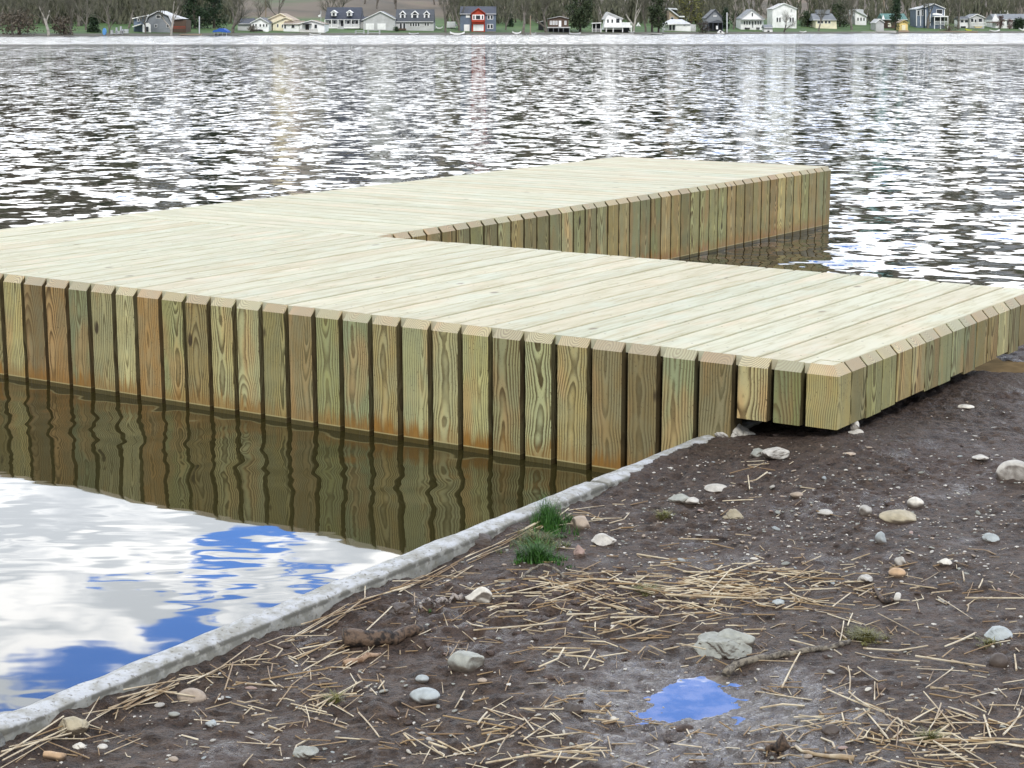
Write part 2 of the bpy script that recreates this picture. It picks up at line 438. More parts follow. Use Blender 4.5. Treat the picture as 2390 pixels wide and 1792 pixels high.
# far leg
v = WA + .004; b0, b1 = -SL, -(SB + CH + .0005)
while v < WA + LB - .02:
    w = min(PIT, WA + LB - v)
    board((b0 + b1)/2, v + w/2, b1 - b0, w - .011, math.pi/2); v += w
# substructure
m = MB()
m.box(-SL + .02, -.60, .10, WA - .03, .05, ZT - .05)
m.box(-.62, -.10, .10, WA - .03, .33, ZT - .05)
m.box(-SL + .02, -SB - .1, WA - .06, WA + LB - .03, .03, ZT - .05)
m.build('joist_frame', M_under, dock)

# ---------------------------------------------------------------- mud bank
PUD = G(1640, 1636, .135)
PUD2 = G(2350, 850, .225)
def mud_base(x, y):
    u, v = uv_of(x, y)
    z = .154 + .042 * sstep(-2.0, .1, v) + .03 * sstep(.45, -.3, u) * sstep(-1.6, .2, v)
    z = z + .03 * sstep(.3, -3.5, u)
    z = z - .01 * sstep(.9, 2.2, v) * sstep(-1.2, .2, u)
    z = z + .045 * np.exp(-((u - 0) / .24) ** 2 - ((v + .02) / .32) ** 2)
    z = z + .018 * np.exp(-(u / .35) ** 2) * sstep(-.1, .4, v)
    z = z - .6 * sstep(2.6, 4.2, v)
    return z
PUDZ = None
def mud_z(x, y, fine=True):
    x = np.asarray(x, float); y = np.asarray(y, float)
    z = mud_base(x, y)
    z = z + .020 * fbm(x, y, 1.6, 3) + .010 * fbm(x + 9, y, 6, 3)
    if fine: z = z + .010 * fbm(x * .8 + 3, y + 7, 22, 3, .65) * (1.3 + 1.6 * fbm(x, y + 4, 2.2, 2)) - .0065 * np.abs(fbm(x * .7, y * 1.3, 42, 2))
    # puddle basins
    for (P, rx, ry, dz) in ((PUD, .20, .23, .032), (PUD2, .22, .14, .03)):
        q = ((x - P[0]) / rx) ** 2 + ((y - P[1]) / ry) ** 2 + .5 * fbm(x, y, 7, 3)
        z = z - dz * np.exp(-np.clip(q, 0, None) * 1.1)
    u, v = uv_of(x, y)
    # a lip of soil piled against the kerb
    z = z + .02 * np.exp(-((u - .46) / .05) ** 2) * (.5 + fbm(x, y, 5, 2)) * sstep(0, -.4, v)
    return z
def mz(x, y): return float(mud_z(x, y))
xs = np.concatenate([np.linspace(-30, -2.3, 14), np.arange(-2.2, 3.3, .009), np.linspace(3.4, 30, 14)])
ys = np.concatenate([np.linspace(-30, 2.6, 14), np.arange(2.7, 6., .009), np.arange(6., 7.2, .014), np.arange(7.2, 11.5, .03), np.linspace(11.7, 40, 10)])
for _ in range(4): PUD = G(1640, 1636, float(mud_z(*PUD, fine=False)) + .012)
GX, GY = np.meshgrid(xs, ys)
GU, GV = uv_of(GX, GY)
GZ = mud_z(GX, GY)
PUDZ = float(mud_z(*PUD, fine=False)) + .012
def mud_mat():
    nb = new_mat('wet_mud')
    pos = nb.new('ShaderNodeNewGeometry').outputs['Position']
    n1 = nb.noise(pos, 2.2, 5, .6); n2 = nb.noise(pos, 30, 5, .65); n3 = nb.noise(pos, 8, 4, .6); n4 = nb.noise(pos, 120, 4, .7)
    c = nb.ramp(n2, [(.3, (.019, .0115, .0075)), (.48, (.070, .045, .031)), (.68, (.15, .102, .070))])
    c = nb.mix(nb.mapr(n1, .42, .62, 0, .6), c, (.105, .068, .052))
    c = nb.mix(nb.mapr(n4, .57, .75, 0, .45), c, (.20, .155, .12))
    c = nb.mix(nb.mapr(n4, .42, .30, 0, .6), c, (.02, .014, .011))
    x, y, z = nb.sep(pos)
    # wet silt round the puddle
    dx = nb.m('DIVIDE', nb.m('SUBTRACT', x, PUD[0]), .40); dy = nb.m('DIVIDE', nb.m('SUBTRACT', y, PUD[1] - .16), .50)
    d = nb.m('SQRT', nb.m('ADD', nb.m('MULTIPLY', dx, dx), nb.m('MULTIPLY', dy, dy)))
    wet = nb.mapr(nb.m('ADD', d, nb.m('MULTIPLY', nb.m('SUBTRACT', n3, .5), 1.6)), 1.25, .5, 0, 1)
    core = wet
    wg = nb.m('MULTIPLY', nb.mapr(n3, .50, .62, 0, 1), nb.mapr(n1, .46, .6, 0, .75))
    wet = nb.m('MAXIMUM', wet, wg)
    c = nb.mix(nb.m('MULTIPLY', wet, .7), c, (.040, .028, .021))
    r = nb.mapr(wet, 0, 1, .60, .13)
    r = nb.m('ADD', r, nb.m('MULTIPLY', nb.m('SUBTRACT', n2, .5), .3))
    Ps = nb.vm('MULTIPLY', pos, (.55, 1., 1.)); n5 = nb.noise(Ps, 75, 4, .7)
    c = nb.mix(nb.mapr(n5, .36, .46, .8, 0), c, (.012, .008, .006))
    c = nb.mix(nb.mapr(n5, .60, .70, 0, .45), c, (.21, .165, .13))
    h = nb.m('ADD', nb.m('ADD', nb.m('MULTIPLY', n2, .6), nb.m('MULTIPLY', n4, .30)), nb.m('MULTIPLY', n5, .35))
    setp(nb, Base_Color=c, Roughness=r, Normal=nb.bump(h, nb.m('SUBTRACT', nb.mapr(wet, 0, 1, .042, .028), nb.m('MULTIPLY', core, .014)), 1))
    nb.put(nb.p.inputs['IOR'], nb.m('ADD', nb.mapr(wet, 0, 1, 1.45, 1.6), nb.m('MULTIPLY', core, .2)))
    nb.p.inputs['Specular IOR Level'].default_value = .55
    return nb.mat
M_mud = mud_mat()
mud = grid_mesh('mud_bank', GX, GY, GZ, keep=(GU < .485) & (GZ > -.3), mat=M_mud)
tag(mud, kind='structure')

def lake_mat(name, puddle=False):
    nb = new_mat(name)
    for n in list(nb.n):
        if n != nb.out: nb.n.remove(n)
    geo = nb.new('ShaderNodeNewGeometry'); pos = geo.outputs['Position']
    x, y, z = nb.sep(pos)
    if puddle:
        h = nb.m('MULTIPLY', nb.noise(pos, 9, 2), .0006); rough = .02; ior = 3.1 if puddle != 'brown' else 1.18
        body = (.035, .025, .018) if puddle != 'brown' else (.10, .065, .03)
        nor = nb.bump(h, 1., 1)
    else:
        # sheltered water in the corner in front of the dock
        uu = nb.m('ADD', nb.m('MULTIPLY', nb.m('SUBTRACT', x, C0[0]), U[0]), nb.m('MULTIPLY', nb.m('SUBTRACT', y, C0[1]), U[1]))
        vv = nb.m('ADD', nb.m('MULTIPLY', nb.m('SUBTRACT', x, C0[0]), V[0]), nb.m('MULTIPLY', nb.m('SUBTRACT', y, C0[1]), V[1]))
        open_ = nb.m('MAXIMUM', nb.mapr(vv, .3, 2.6), nb.mapr(uu, 5.6, 9.5))
        # inner corner right of the far leg is half sheltered
        inner = nb.m('MULTIPLY', nb.mapr(uu, SB + .2, SB - .3), nb.mapr(vv, WA + 5.5, WA + 1.5))
        dist = nb.m('SQRT', nb.m('ADD', nb.m('MULTIPLY', x, x), nb.m('MULTIPLY', y, y)))
        amp = nb.m('MULTIPLY', nb.mapr(open_, 0, 1, .0, 1), nb.mapr(inner, 0, 1, 1, .55))
        # the wave field: slopes of the surface, taken straight from vector noise
        Pw = nb.comb(nb.m('MULTIPLY', nb.m('ADD', x, nb.m('MULTIPLY', y, .12)), .86), y, 0)
        half = (.5, .5, .5)
        sl = lambda P, sc_, d, k: nb.vm('MULTIPLY', nb.vm('SUBTRACT', nb.noise(P, sc_, d, .5, 0, col=True), half), (k * .95, k, 0))
        gust = nb.mapr(nb.noise(nb.comb(nb.m('MULTIPLY', x, .25), y, 0), .06, 3, .6), .35, .65, .7, 1.2)
        wv = nb.vm('ADD', nb.vm('ADD', sl(Pw, 2.5, 1, WAVE[0]), sl(Pw, 5.5, 1, WAVE[1])), nb.vm('SCALE', sl(Pw, 15., 2, WAVE[2])))
        nb.put(wv.node.inputs[1].links[0].from_node.inputs['Scale'], nb.mapr(dist, 14, 42, .22, 1.))
        ws = nb.vm('SCALE', wv); nb.put(ws.node.inputs['Scale'], nb.m('MULTIPLY', nb.m('MULTIPLY', amp, gust), nb.mapr(dist, 35, 100, 1, 1.5)))
        # longer wave groups that still show far out
        for kx, ky, w0, w1, w2, w3 in ((4.2, 1.6, 18, 32, 50, 70), (3.6, .62, 45, 62, 85, 110), (3.0, .28, 80, 105, 150, 175), (2.4, .15, 130, 160, 9e3, 1e4)):
            g_ = nb.vm('SCALE', sl(nb.comb(nb.m('MULTIPLY', x, kx), nb.m('MULTIPLY', y, ky), 0), 1., 1, SWELL))
            nb.put(g_.node.inputs['Scale'], nb.m('MULTIPLY', nb.mapr(dist, w0, w1), nb.mapr(dist, w3, w2)))
            ws = nb.vm('ADD', ws, g_)
        Pc = nb.comb(x, y, 1.7)
        near = nb.mapr(vv, -1.4, -.1)
        cs = nb.vm('SCALE', sl(Pc, 5.0, 1, .17)); nb.put(cs.node.inputs['Scale'], nb.mapr(near, 0, 1, .07, 1.6))
        fine = nb.vm('SCALE', sl(nb.comb(nb.m('MULTIPLY', x, .35), y, 0), 16., 1, .032)); nb.put(fine.node.inputs['Scale'], nb.mapr(nb.noise(Pc, .9, 2), .42, .6, .15, 1.))
        tot = nb.vm('ADD', nb.vm('ADD', nb.vm('ADD', ws, cs), sl(Pc, 1.3, 1, .022)), fine)
        # smoother, sky-bright water towards the far shore, parted from the ripples by a dark line
        wob = nb.m('MULTIPLY', nb.m('SUBTRACT', nb.noise(nb.comb(nb.m('MULTIPLY', x, .02), 0, 0), 1, 2), .5), 14)
        dd = nb.m('ADD', nb.m('ADD', y, wob), nb.m('MULTIPLY', x, -.05))
        far = nb.mapr(dd, 168, 176)
        line = nb.m('MULTIPLY', nb.mapr(dd, 148, 156), nb.mapr(dd, 176, 170))
        fs = nb.vm('SCALE', tot); nb.put(fs.node.inputs['Scale'], nb.m('SUBTRACT', 1., nb.m('MAXIMUM', nb.m('MULTIPLY', far, .3), nb.m('MULTIPLY', line, .85))))
        tot = fs
        tx, ty, tz = nb.sep(tot)
        ty = nb.m('SUBTRACT', ty, nb.m('MULTIPLY', nb.mapr(dist, 30, 80), nb.m('MULTIPLY', nb.m('SUBTRACT', 1., far), .035)))
        ty = nb.m('ADD', ty, nb.m('SUBTRACT', nb.m('MULTIPLY', far, .022), nb.m('MULTIPLY', line, .03)))
        nor = nb.vm('NORMALIZE', nb.comb(nb.m('MULTIPLY', tx, -1.), nb.m('SUBTRACT', nb.m('MULTIPLY', ty, -1.), nb.m('MULTIPLY', amp, BIAS)), 1.))
        rough = nb.mapr(dist, 30, 200, .02, .12); ior = WIOR
        body = (.018, .019, .008)
        body = nb.mix(nb.mapr(open_, 0, .6, 1, 0), (.012, .014, .011), (.030, .027, .009))
    fr = nb.new('ShaderNodeFresnel'); fr.inputs['IOR'].default_value = ior; nb.l.new(nor, fr.inputs['Normal'])
    gl = nb.new('ShaderNodeBsdfGlossy'); nb.put(gl.inputs['Roughness'], rough); nb.l.new(nor, gl.inputs['Normal']); gl.inputs['Color'].default_value = (1, 1, 1, 1)
    if puddle is True:
        tr_ = nb.new('ShaderNodeBsdfTransparent'); tr_.inputs['Color'].default_value = (.75, .66, .56, 1)
        silt = nb.new('ShaderNodeBsdfDiffuse'); silt.inputs['Color'].default_value = (.26, .22, .19, 1)
        df = nb.new('ShaderNodeMixShader'); nb.put(df.inputs[0], nb.mapr(nb.noise(pos, 14, 3, .6), .35, .6, .25, .75)); nb.l.new(tr_.outputs[0], df.inputs[1]); nb.l.new(silt.outputs[0], df.inputs[2])
    else:
        df = nb.new('ShaderNodeBsdfDiffuse'); nb.put(df.inputs['Color'], body)
    if puddle == 'brown': gl.inputs['Color'].default_value = (.16, .12, .07, 1)
    mx = nb.new('ShaderNodeMixShader'); nb.l.new(fr.outputs[0], mx.inputs[0]); nb.l.new(df.outputs[0], mx.inputs[1]); nb.l.new(gl.outputs[0], mx.inputs[2])
    nb.l.new(mx.outputs[0], nb.out.inputs[0])
    return nb.mat
WAVE = (.34, .30, .5); BIAS = -.004; SWELL = .46; WIOR = 1.75
m = MB(); m.poly([(-1200, -20, 0), (1200, -20, 0), (1200, 900, 0), (-1200, 900, 0)], [(0, 1, 2, 3)])
lake = m.build('lake_water', lake_mat('lake_water'), fixn=False); tag(lake, kind='structure')
m = MB(); n = 24
pts = [(PUD[0] + .22 * math.cos(a) , PUD[1] + .27 * math.sin(a), PUDZ) for a in [2*math.pi*i/n for i in range(n)]]
m.poly(pts, [tuple(range(n))]); p1 = m.build('puddle_water', lake_mat('puddle_water', True), fixn=False); tag(p1, kind='structure')
z2 = float(mud_z(*PUD2, fine=False)) + .014
m = MB(); pts = [(PUD2[0] + .34 * math.cos(a), PUD2[1] + .26 * math.sin(a), z2) for a in [2*math.pi*i/n for i in range(n)]]
m.poly(pts, [tuple(range(n))]); p2 = m.build('brown_puddle_water', lake_mat('brown_puddle_water', 'brown'), fixn=False); tag(p2, kind='structure')

# ---------------------------------------------------------------- concrete kerb along the water
def conc_mat():
    nb = new_mat('weathered_concrete')
    geo = nb.new('ShaderNodeNewGeometry'); pos = geo.outputs['Position']
    n1 = nb.noise(pos, 9, 4, .6); n2 = nb.noise(pos, 70, 4, .7); n3 = nb.noise(pos, 22, 3, .6)
    c = nb.ramp(n1, [(.3, (.20, .205, .185)), (.6, (.34, .34, .31)), (.8, (.26, .26, .21))])
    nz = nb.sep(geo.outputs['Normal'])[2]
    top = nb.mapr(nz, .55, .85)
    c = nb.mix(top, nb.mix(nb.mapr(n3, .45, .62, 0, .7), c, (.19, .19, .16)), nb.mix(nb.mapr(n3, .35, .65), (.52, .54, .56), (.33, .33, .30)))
    pit = nb.mapr(n2, .56, .66, 0, .85)
    c = nb.mix(pit, c, (.16, .15, .12))
    wz = nb.sep(pos)[2]
    c = nb.mix(nb.m('MULTIPLY', nb.m('MULTIPLY', nb.mapr(wz, .180, .186), nb.mapr(wz, .196, .190)), nb.m('MULTIPLY', nb.mapr(n3, .36, .5), nb.mapr(nz, .9, .6, 0, .85))), c, (.07, .065, .055))
    # dark line of dirt under the arris
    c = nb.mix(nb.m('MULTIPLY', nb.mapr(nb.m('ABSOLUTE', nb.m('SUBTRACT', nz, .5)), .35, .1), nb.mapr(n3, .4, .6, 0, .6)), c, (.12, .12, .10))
    setp(nb, Base_Color=c, Roughness=.8, Normal=nb.bump(nb.m('ADD', nb.m('MULTIPLY', n2, .5), n3), .006, 1))
    return nb.mat
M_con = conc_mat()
kerb = empty('concrete_kerb', D2W(.5, -1.5, 0))
tag(kerb, 'weathered white concrete kerb holding the mud back from the calm water', 'kerb')
kerb.rotation_euler = dock.rotation_euler
def kerb_section(v0, v1, du=0., dz=0., seed=0):
    n = max(8, int((v1 - v0) / .02)); vv = np.linspace(v0, v1, n)
    prof = [(.56, -.5), (.556, .15), (.550, .188), (.540, .199), (.512, .203), (.478, .200), (.468, .192), (.463, .165), (.456, .05), (.456, -.1)]
    U_, V_, Z_ = [], [], []
    for j, (pu, pz) in enumerate(prof):
        w = .0035 if 1 < j < 9 else 0
        ends = np.minimum(vv - v0, v1 - vv); rnd = .005 * np.exp(-ends / .008)
        uu = pu + du + w * 1.3 * fbm(vv + seed, vv * 0 + j * .37, 9, 4) + (.006 * fbm(vv + seed, vv * 0, 1.4, 2))
        zz = pz + dz + (w * 1.2 * fbm(vv + seed + 5, vv * 0 + j * .5, 12, 4) + .004 * fbm(vv + seed, vv * 0, 2., 2) - rnd)
        U_.append(uu); V_.append(vv + .5 * rnd * 0); Z_.append(zz)
    U_, V_, Z_ = map(np.array, (U_, V_, Z_))
    m = MB(); k = len(prof)
    P = [(-(U_[j, i]) + .5, V_[j, i] + 1.5, Z_[j, i]) for i in range(n) for j in range(k)]
    Fc = [(i*k + j, i*k + j + 1, (i+1)*k + j + 1, (i+1)*k + j) for i in range(n-1) for j in range(k-1)]
    Fc += [tuple(range(k)), tuple((n-1)*k + j for j in range(k))[::-1]]
    m.poly(P, Fc)
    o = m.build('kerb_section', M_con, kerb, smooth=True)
    return o
kerb_section(-6.5, -3.370, -.010, -.004, 3)
kerb_section(-3.366, -.80, 0, 0, 11)
kerb_section(-.795, .60, -.006, .003, 31)

# ---------------------------------------------------------------- things lying on the mud
def PM(px, py):
    z = .18
    for _ in range(5):
        x, y = G(px, py, z); z = mz(x, y)
    return x, y, z
K = 1.0805
def stone_mat(name, c, var=.2):
    nb = new_mat(name)
    tc = nb.new('ShaderNodeTexCoord').outputs['Object']
    n = nb.noise(tc, 40, 4, .6); n2 = nb.noise(tc, 160, 3, .7)
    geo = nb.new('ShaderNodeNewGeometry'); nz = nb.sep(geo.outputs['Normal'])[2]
    oi = nb.new('ShaderNodeObjectInfo').outputs['Random']
    f = nb.m('MULTIPLY', nb.mapr(n, .3, .7, 1 - var, 1 + var), nb.mapr(oi, 0, 1, .82, 1.12, False))
    col = nb.vm('MULTIPLY', c, nb.comb(f, f, f))
    col = nb.mix(nb.mapr(n2, .58, .7, 0, .4), col, tuple(q * .4 for q in c))
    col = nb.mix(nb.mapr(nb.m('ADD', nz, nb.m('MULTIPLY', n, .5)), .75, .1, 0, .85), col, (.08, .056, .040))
    setp(nb, Base_Color=col, Roughness=.62, Normal=nb.bump(nb.m('ADD', n, nb.m('MULTIPLY', n2, .4)), .004, .6))
    return nb.mat
SC = {'tan': (.42, .34, .26), 'pale': (.52, .50, .45), 'grey': (.33, .34, .30), 'white': (.66, .63, .55), 'blue': (.40, .44, .44),
      'dark': (.085, .068, .058), 'orange': (.50, .34, .20), 'pink': (.38, .27, .23), 'ochre': (.40, .35, .24)}
SM = {k: stone_mat('stone_' + k, v) for k, v in SC.items()}
_ico = {}
def ico(sub):
    if sub not in _ico:
        bm = bmesh.new(); bmesh.ops.create_icosphere(bm, subdivisions=sub, radius=1)
        _ico[sub] = (np.array([v.co[:] for v in bm.verts]), [tuple(v.index for v in f.verts) for f in bm.faces]); bm.free()
    return _ico[sub]
def rock_verts(sx, sy, sz, rough, seed, sub=3, ang=0, facets=0):
    v, f = ico(sub); v = v.copy(); r = np.random.default_rng(seed)
    for _ in range(facets):              # planes that shave the ball flat
        n = r.normal(size=3); n[2] = abs(n[2]) * .8; n /= np.linalg.norm(n); d = r.uniform(.55, .85)
        q = v @ n; k = q > d; v[k] -= np.outer(q[k] - d, n)
    o = r.uniform(0, 100, 2)
    dn = fbm(v[:, 0] + v[:, 2] * .7 + o[0], v[:, 1] - v[:, 2] * .6 + o[1], 1.3, 4, .55)
    v = v * (1 + rough * dn)[:, None]
    v *= (sx, sy, sz); c, s_ = math.cos(ang), math.sin(ang)
    v = v @ np.array([[c, s_, 0], [-s_, c, 0], [0, 0, 1]])
    return v, f
def stone(px, py, w, h, col, label, rough=.25, facets=0, name='stone', sink=.36, seed=None, ang=None, mat=None):
    """px,py: middle of its outline in the 2212-wide view, w,h its apparent size there"""
    px, py, w, h = px * K, py * K, w * K, h * K
    x, y, z = PM(px, py + h * .40)
    d = math.hypot(x, y, HCAM - z); al = math.asin((HCAM - z) / d); s = d / F
    sx = w * s / 2; A = h * s; sy = min(sx * .85, A * .5 / math.sin(al) * .8)
    hz = max((A - 2 * sy * math.sin(al)) / math.cos(al), A * .62)
    sz = hz / (2 - 2 * sink) * 1.15
    seed = int(px * 7 + py) if seed is None else seed
    v, f = rock_verts(sx * 1.04, sy, sz, rough, seed, 4 if w > 40 else 3, 0 if ang is None else ang, facets)
    me = bpy.data.meshes.new(name); me.from_pydata([tuple(q) for q in v], [], f)
    me.polygons.foreach_set('use_smooth', [facets < 4] * len(f)); me.materials.append(mat or SM[col])
    o = link(name, me); o.location = (x, y + sy * .8, mz(x, y + sy * .8) + sz * (1 - 2 * sink)); tag(o, label, 'stone')
    return o
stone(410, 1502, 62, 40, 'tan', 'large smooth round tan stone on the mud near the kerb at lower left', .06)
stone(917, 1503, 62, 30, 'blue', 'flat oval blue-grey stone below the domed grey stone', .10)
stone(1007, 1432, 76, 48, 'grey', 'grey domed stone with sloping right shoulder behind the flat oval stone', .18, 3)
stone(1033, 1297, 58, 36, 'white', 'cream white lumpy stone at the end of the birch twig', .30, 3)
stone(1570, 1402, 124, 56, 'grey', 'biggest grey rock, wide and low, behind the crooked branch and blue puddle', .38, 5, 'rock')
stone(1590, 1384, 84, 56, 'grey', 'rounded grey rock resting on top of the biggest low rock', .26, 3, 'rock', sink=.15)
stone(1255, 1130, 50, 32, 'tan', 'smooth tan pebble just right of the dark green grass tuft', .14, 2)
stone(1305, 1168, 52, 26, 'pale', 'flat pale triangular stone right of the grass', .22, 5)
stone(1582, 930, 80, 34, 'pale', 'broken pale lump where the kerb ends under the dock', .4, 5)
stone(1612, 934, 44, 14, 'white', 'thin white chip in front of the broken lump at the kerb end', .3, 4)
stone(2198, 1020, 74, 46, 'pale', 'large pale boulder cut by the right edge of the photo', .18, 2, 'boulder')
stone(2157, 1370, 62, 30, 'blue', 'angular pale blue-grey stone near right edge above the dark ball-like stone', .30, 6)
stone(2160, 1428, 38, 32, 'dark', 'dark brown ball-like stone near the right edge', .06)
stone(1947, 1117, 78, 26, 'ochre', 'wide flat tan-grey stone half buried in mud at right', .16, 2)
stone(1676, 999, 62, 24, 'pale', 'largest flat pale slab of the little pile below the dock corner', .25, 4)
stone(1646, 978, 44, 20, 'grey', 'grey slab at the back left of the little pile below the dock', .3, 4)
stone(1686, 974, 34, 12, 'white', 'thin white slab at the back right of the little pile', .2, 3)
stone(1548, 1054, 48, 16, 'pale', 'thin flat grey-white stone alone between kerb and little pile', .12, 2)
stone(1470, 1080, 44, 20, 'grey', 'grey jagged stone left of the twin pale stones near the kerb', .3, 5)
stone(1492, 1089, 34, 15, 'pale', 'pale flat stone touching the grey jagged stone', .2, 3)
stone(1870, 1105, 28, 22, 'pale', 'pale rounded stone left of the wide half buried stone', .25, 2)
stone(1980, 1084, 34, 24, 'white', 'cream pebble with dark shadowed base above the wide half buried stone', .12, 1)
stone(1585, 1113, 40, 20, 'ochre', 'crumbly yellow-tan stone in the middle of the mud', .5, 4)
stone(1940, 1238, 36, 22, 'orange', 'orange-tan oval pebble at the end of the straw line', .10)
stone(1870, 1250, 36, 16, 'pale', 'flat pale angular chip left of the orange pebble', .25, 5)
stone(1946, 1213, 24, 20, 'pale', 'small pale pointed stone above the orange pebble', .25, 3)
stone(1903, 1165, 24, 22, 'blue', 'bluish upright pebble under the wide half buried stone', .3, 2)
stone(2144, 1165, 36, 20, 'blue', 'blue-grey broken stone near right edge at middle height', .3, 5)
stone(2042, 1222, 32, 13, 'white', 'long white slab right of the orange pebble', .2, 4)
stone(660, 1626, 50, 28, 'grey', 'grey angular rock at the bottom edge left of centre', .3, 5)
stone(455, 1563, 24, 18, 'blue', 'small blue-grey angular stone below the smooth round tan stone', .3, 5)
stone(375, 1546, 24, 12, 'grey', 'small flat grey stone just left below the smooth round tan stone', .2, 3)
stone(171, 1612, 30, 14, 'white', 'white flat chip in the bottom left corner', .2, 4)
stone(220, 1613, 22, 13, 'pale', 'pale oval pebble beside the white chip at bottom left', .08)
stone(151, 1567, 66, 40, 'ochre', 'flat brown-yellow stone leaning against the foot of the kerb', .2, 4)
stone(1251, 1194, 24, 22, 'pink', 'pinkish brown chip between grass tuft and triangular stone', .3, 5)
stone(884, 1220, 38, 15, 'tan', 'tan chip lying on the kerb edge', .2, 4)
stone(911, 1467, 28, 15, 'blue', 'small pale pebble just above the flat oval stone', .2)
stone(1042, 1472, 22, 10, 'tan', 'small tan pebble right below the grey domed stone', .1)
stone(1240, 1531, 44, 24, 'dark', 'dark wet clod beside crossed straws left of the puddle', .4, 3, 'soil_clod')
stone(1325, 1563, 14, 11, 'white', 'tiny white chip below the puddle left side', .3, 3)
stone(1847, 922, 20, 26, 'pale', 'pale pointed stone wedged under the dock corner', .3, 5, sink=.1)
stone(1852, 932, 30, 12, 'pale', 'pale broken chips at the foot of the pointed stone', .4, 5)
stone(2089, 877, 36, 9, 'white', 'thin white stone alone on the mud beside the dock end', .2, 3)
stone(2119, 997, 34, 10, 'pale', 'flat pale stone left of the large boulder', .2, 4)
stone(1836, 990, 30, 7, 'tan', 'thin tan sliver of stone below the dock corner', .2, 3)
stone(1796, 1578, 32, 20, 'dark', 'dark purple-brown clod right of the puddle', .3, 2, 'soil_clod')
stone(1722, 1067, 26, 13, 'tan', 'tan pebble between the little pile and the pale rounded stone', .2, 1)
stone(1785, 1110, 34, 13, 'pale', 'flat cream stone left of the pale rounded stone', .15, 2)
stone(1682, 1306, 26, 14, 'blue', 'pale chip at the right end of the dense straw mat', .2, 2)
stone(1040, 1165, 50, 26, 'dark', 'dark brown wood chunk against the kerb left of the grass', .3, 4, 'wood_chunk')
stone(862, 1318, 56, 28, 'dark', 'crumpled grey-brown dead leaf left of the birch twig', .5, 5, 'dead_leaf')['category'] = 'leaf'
for o in COL.objects:
    if o.name.startswith('wood_chunk'): o['category'] = 'wood'
    if o.name.startswith('soil_clod'): o['category'] = 'clod'
# soil clumps heaped in front of the grass: part of the ground, many
M_clod = cmat('crumbly_soil', (.075, .052, .042), .8, .5, 60, .01)
m = MB(); r = np.random.default_rng(5)
for i in range(620):
    c = [(1290, 1290, 90, 22), (1080, 1290, 160, 30), (1330, 1265, 60, 16), (700, 1380, 200, 60), (1900, 1000, 200, 60), (1500, 1350, 400, 120)][i % 6]
    px, py = r.normal(c[0], c[2]), r.normal(c[1], c[3])
    if py > 1640 or py < 900: continue
    x, y, z = PM(px * K, py * K)
    if uv_of(x, y)[0] > .43: continue
    s = min(abs(r.normal(0, .005)) + .002, .013)
    v, f = rock_verts(s * 1.5, s, s * .55, .9, i, 2, r.uniform(0, 3), 4)
    m.poly([(q[0] + x, q[1] + y, q[2] + z) for q in v], f)
tag(m.build('soil_crumbs', M_clod, smooth=True, fixn=False), kind='stuff', label='dark crumbs of soil scattered over the mud', cat='soil')

# pebbles, each its own thing; finer gravel as stuff
def region_words(px, py):
    if py < 1130: return 'on the open mud near the dock'
    if px < 700: return 'on the mud beside the lower left kerb'
    if px < 1250: return 'on the strawy mud in the middle foreground'
    if px < 1750: return 'on the mud around the puddle'
    return 'on the mud at the right of the picture'
r = np.random.default_rng(11)
protos = {}
for k in ('white', 'pale', 'grey', 'tan', 'blue', 'pink'):
    for j in range(3):
        v, f = rock_verts(1, r.uniform(.6, .9), r.uniform(.3, .55), .3, 100 + j + hash(k[0]) % 1 + len(k) * 7, 2, 0, j * 2)
        me = bpy.data.meshes.new('pebble'); me.from_pydata([tuple(q) for q in v], [], f); me.materials.append(SM[k])
        me.polygons.foreach_set('use_smooth', [True] * len(f)); protos[k, j] = me
words = {'white': 'small white pebble', 'pale': 'small pale grey pebble', 'grey': 'small dull grey pebble', 'tan': 'small tan pebble', 'blue': 'small blue-grey pebble', 'pink': 'small pinkish pebble'}
n = 0
while n < 250:
    px, py = r.uniform(60, 2212), r.uniform(860, 1655)
    if r.random() > .35 + .65 * (px > 1350) * (py < 1300): continue
    x, y, z = PM(px * K, py * K)
    u_, v_ = uv_of(x, y)
    if u_ > .42 or (u_ > -.06 and v_ > -.05): continue
    if ((x - PUD[0]) / .2) ** 2 + ((y - PUD[1]) / .22) ** 2 < 1.2: continue
    k = r.choice(list(words), p=[.22, .27, .17, .17, .1, .07])
    s = float(np.clip(r.lognormal(math.log(.0058), .35), .0035, .013))
    o = link('pebble', protos[k, int(r.integers(3))]); o.location = (x, y, z + s * .12); o.scale = (s * 1.25, s, s); o.rotation_euler = (r.uniform(-.3, .3), r.uniform(-.3, .3), r.uniform(0, 6.28))
    wds = region_words(px, py)
    tag(o, words[k] + ' ' + wds, 'pebble', 'pebbles, ' + k + ', ' + wds); n += 1
m = MB(); ms = {k: MB() for k in ('pale', 'grey', 'tan')}
for i in range(3400):
    px, py = (r.uniform(0, 2212), r.uniform(860, 1659)) if i % 2 else (r.normal(1650, 330), r.normal(1120, 90))
    if py < 850: continue
    x, y, z = PM(px * K, py * K)
    u_, v_ = uv_of(x, y)
    if u_ > .42 or (u_ > -.06 and v_ > -.05): continue
    s = float(np.clip(r.lognormal(math.log(.0027), .45), .001, .0065))
    v, f = rock_verts(s * 1.3, s, s * .6, .3, i, 1, r.uniform(0, 3))
    ms[('pale', 'grey', 'tan')[i % 3]].poly([(q[0] + x, q[1] + y, q[2] + z) for q in v], f)
for k, q in ms.items(): tag(q.build('fine_gravel', SM[k], fixn=False), 'fine %s grit strewn over the wet mud' % {'pale': 'pale', 'grey': 'grey', 'tan': 'tan'}[k], 'gravel', kind='stuff')

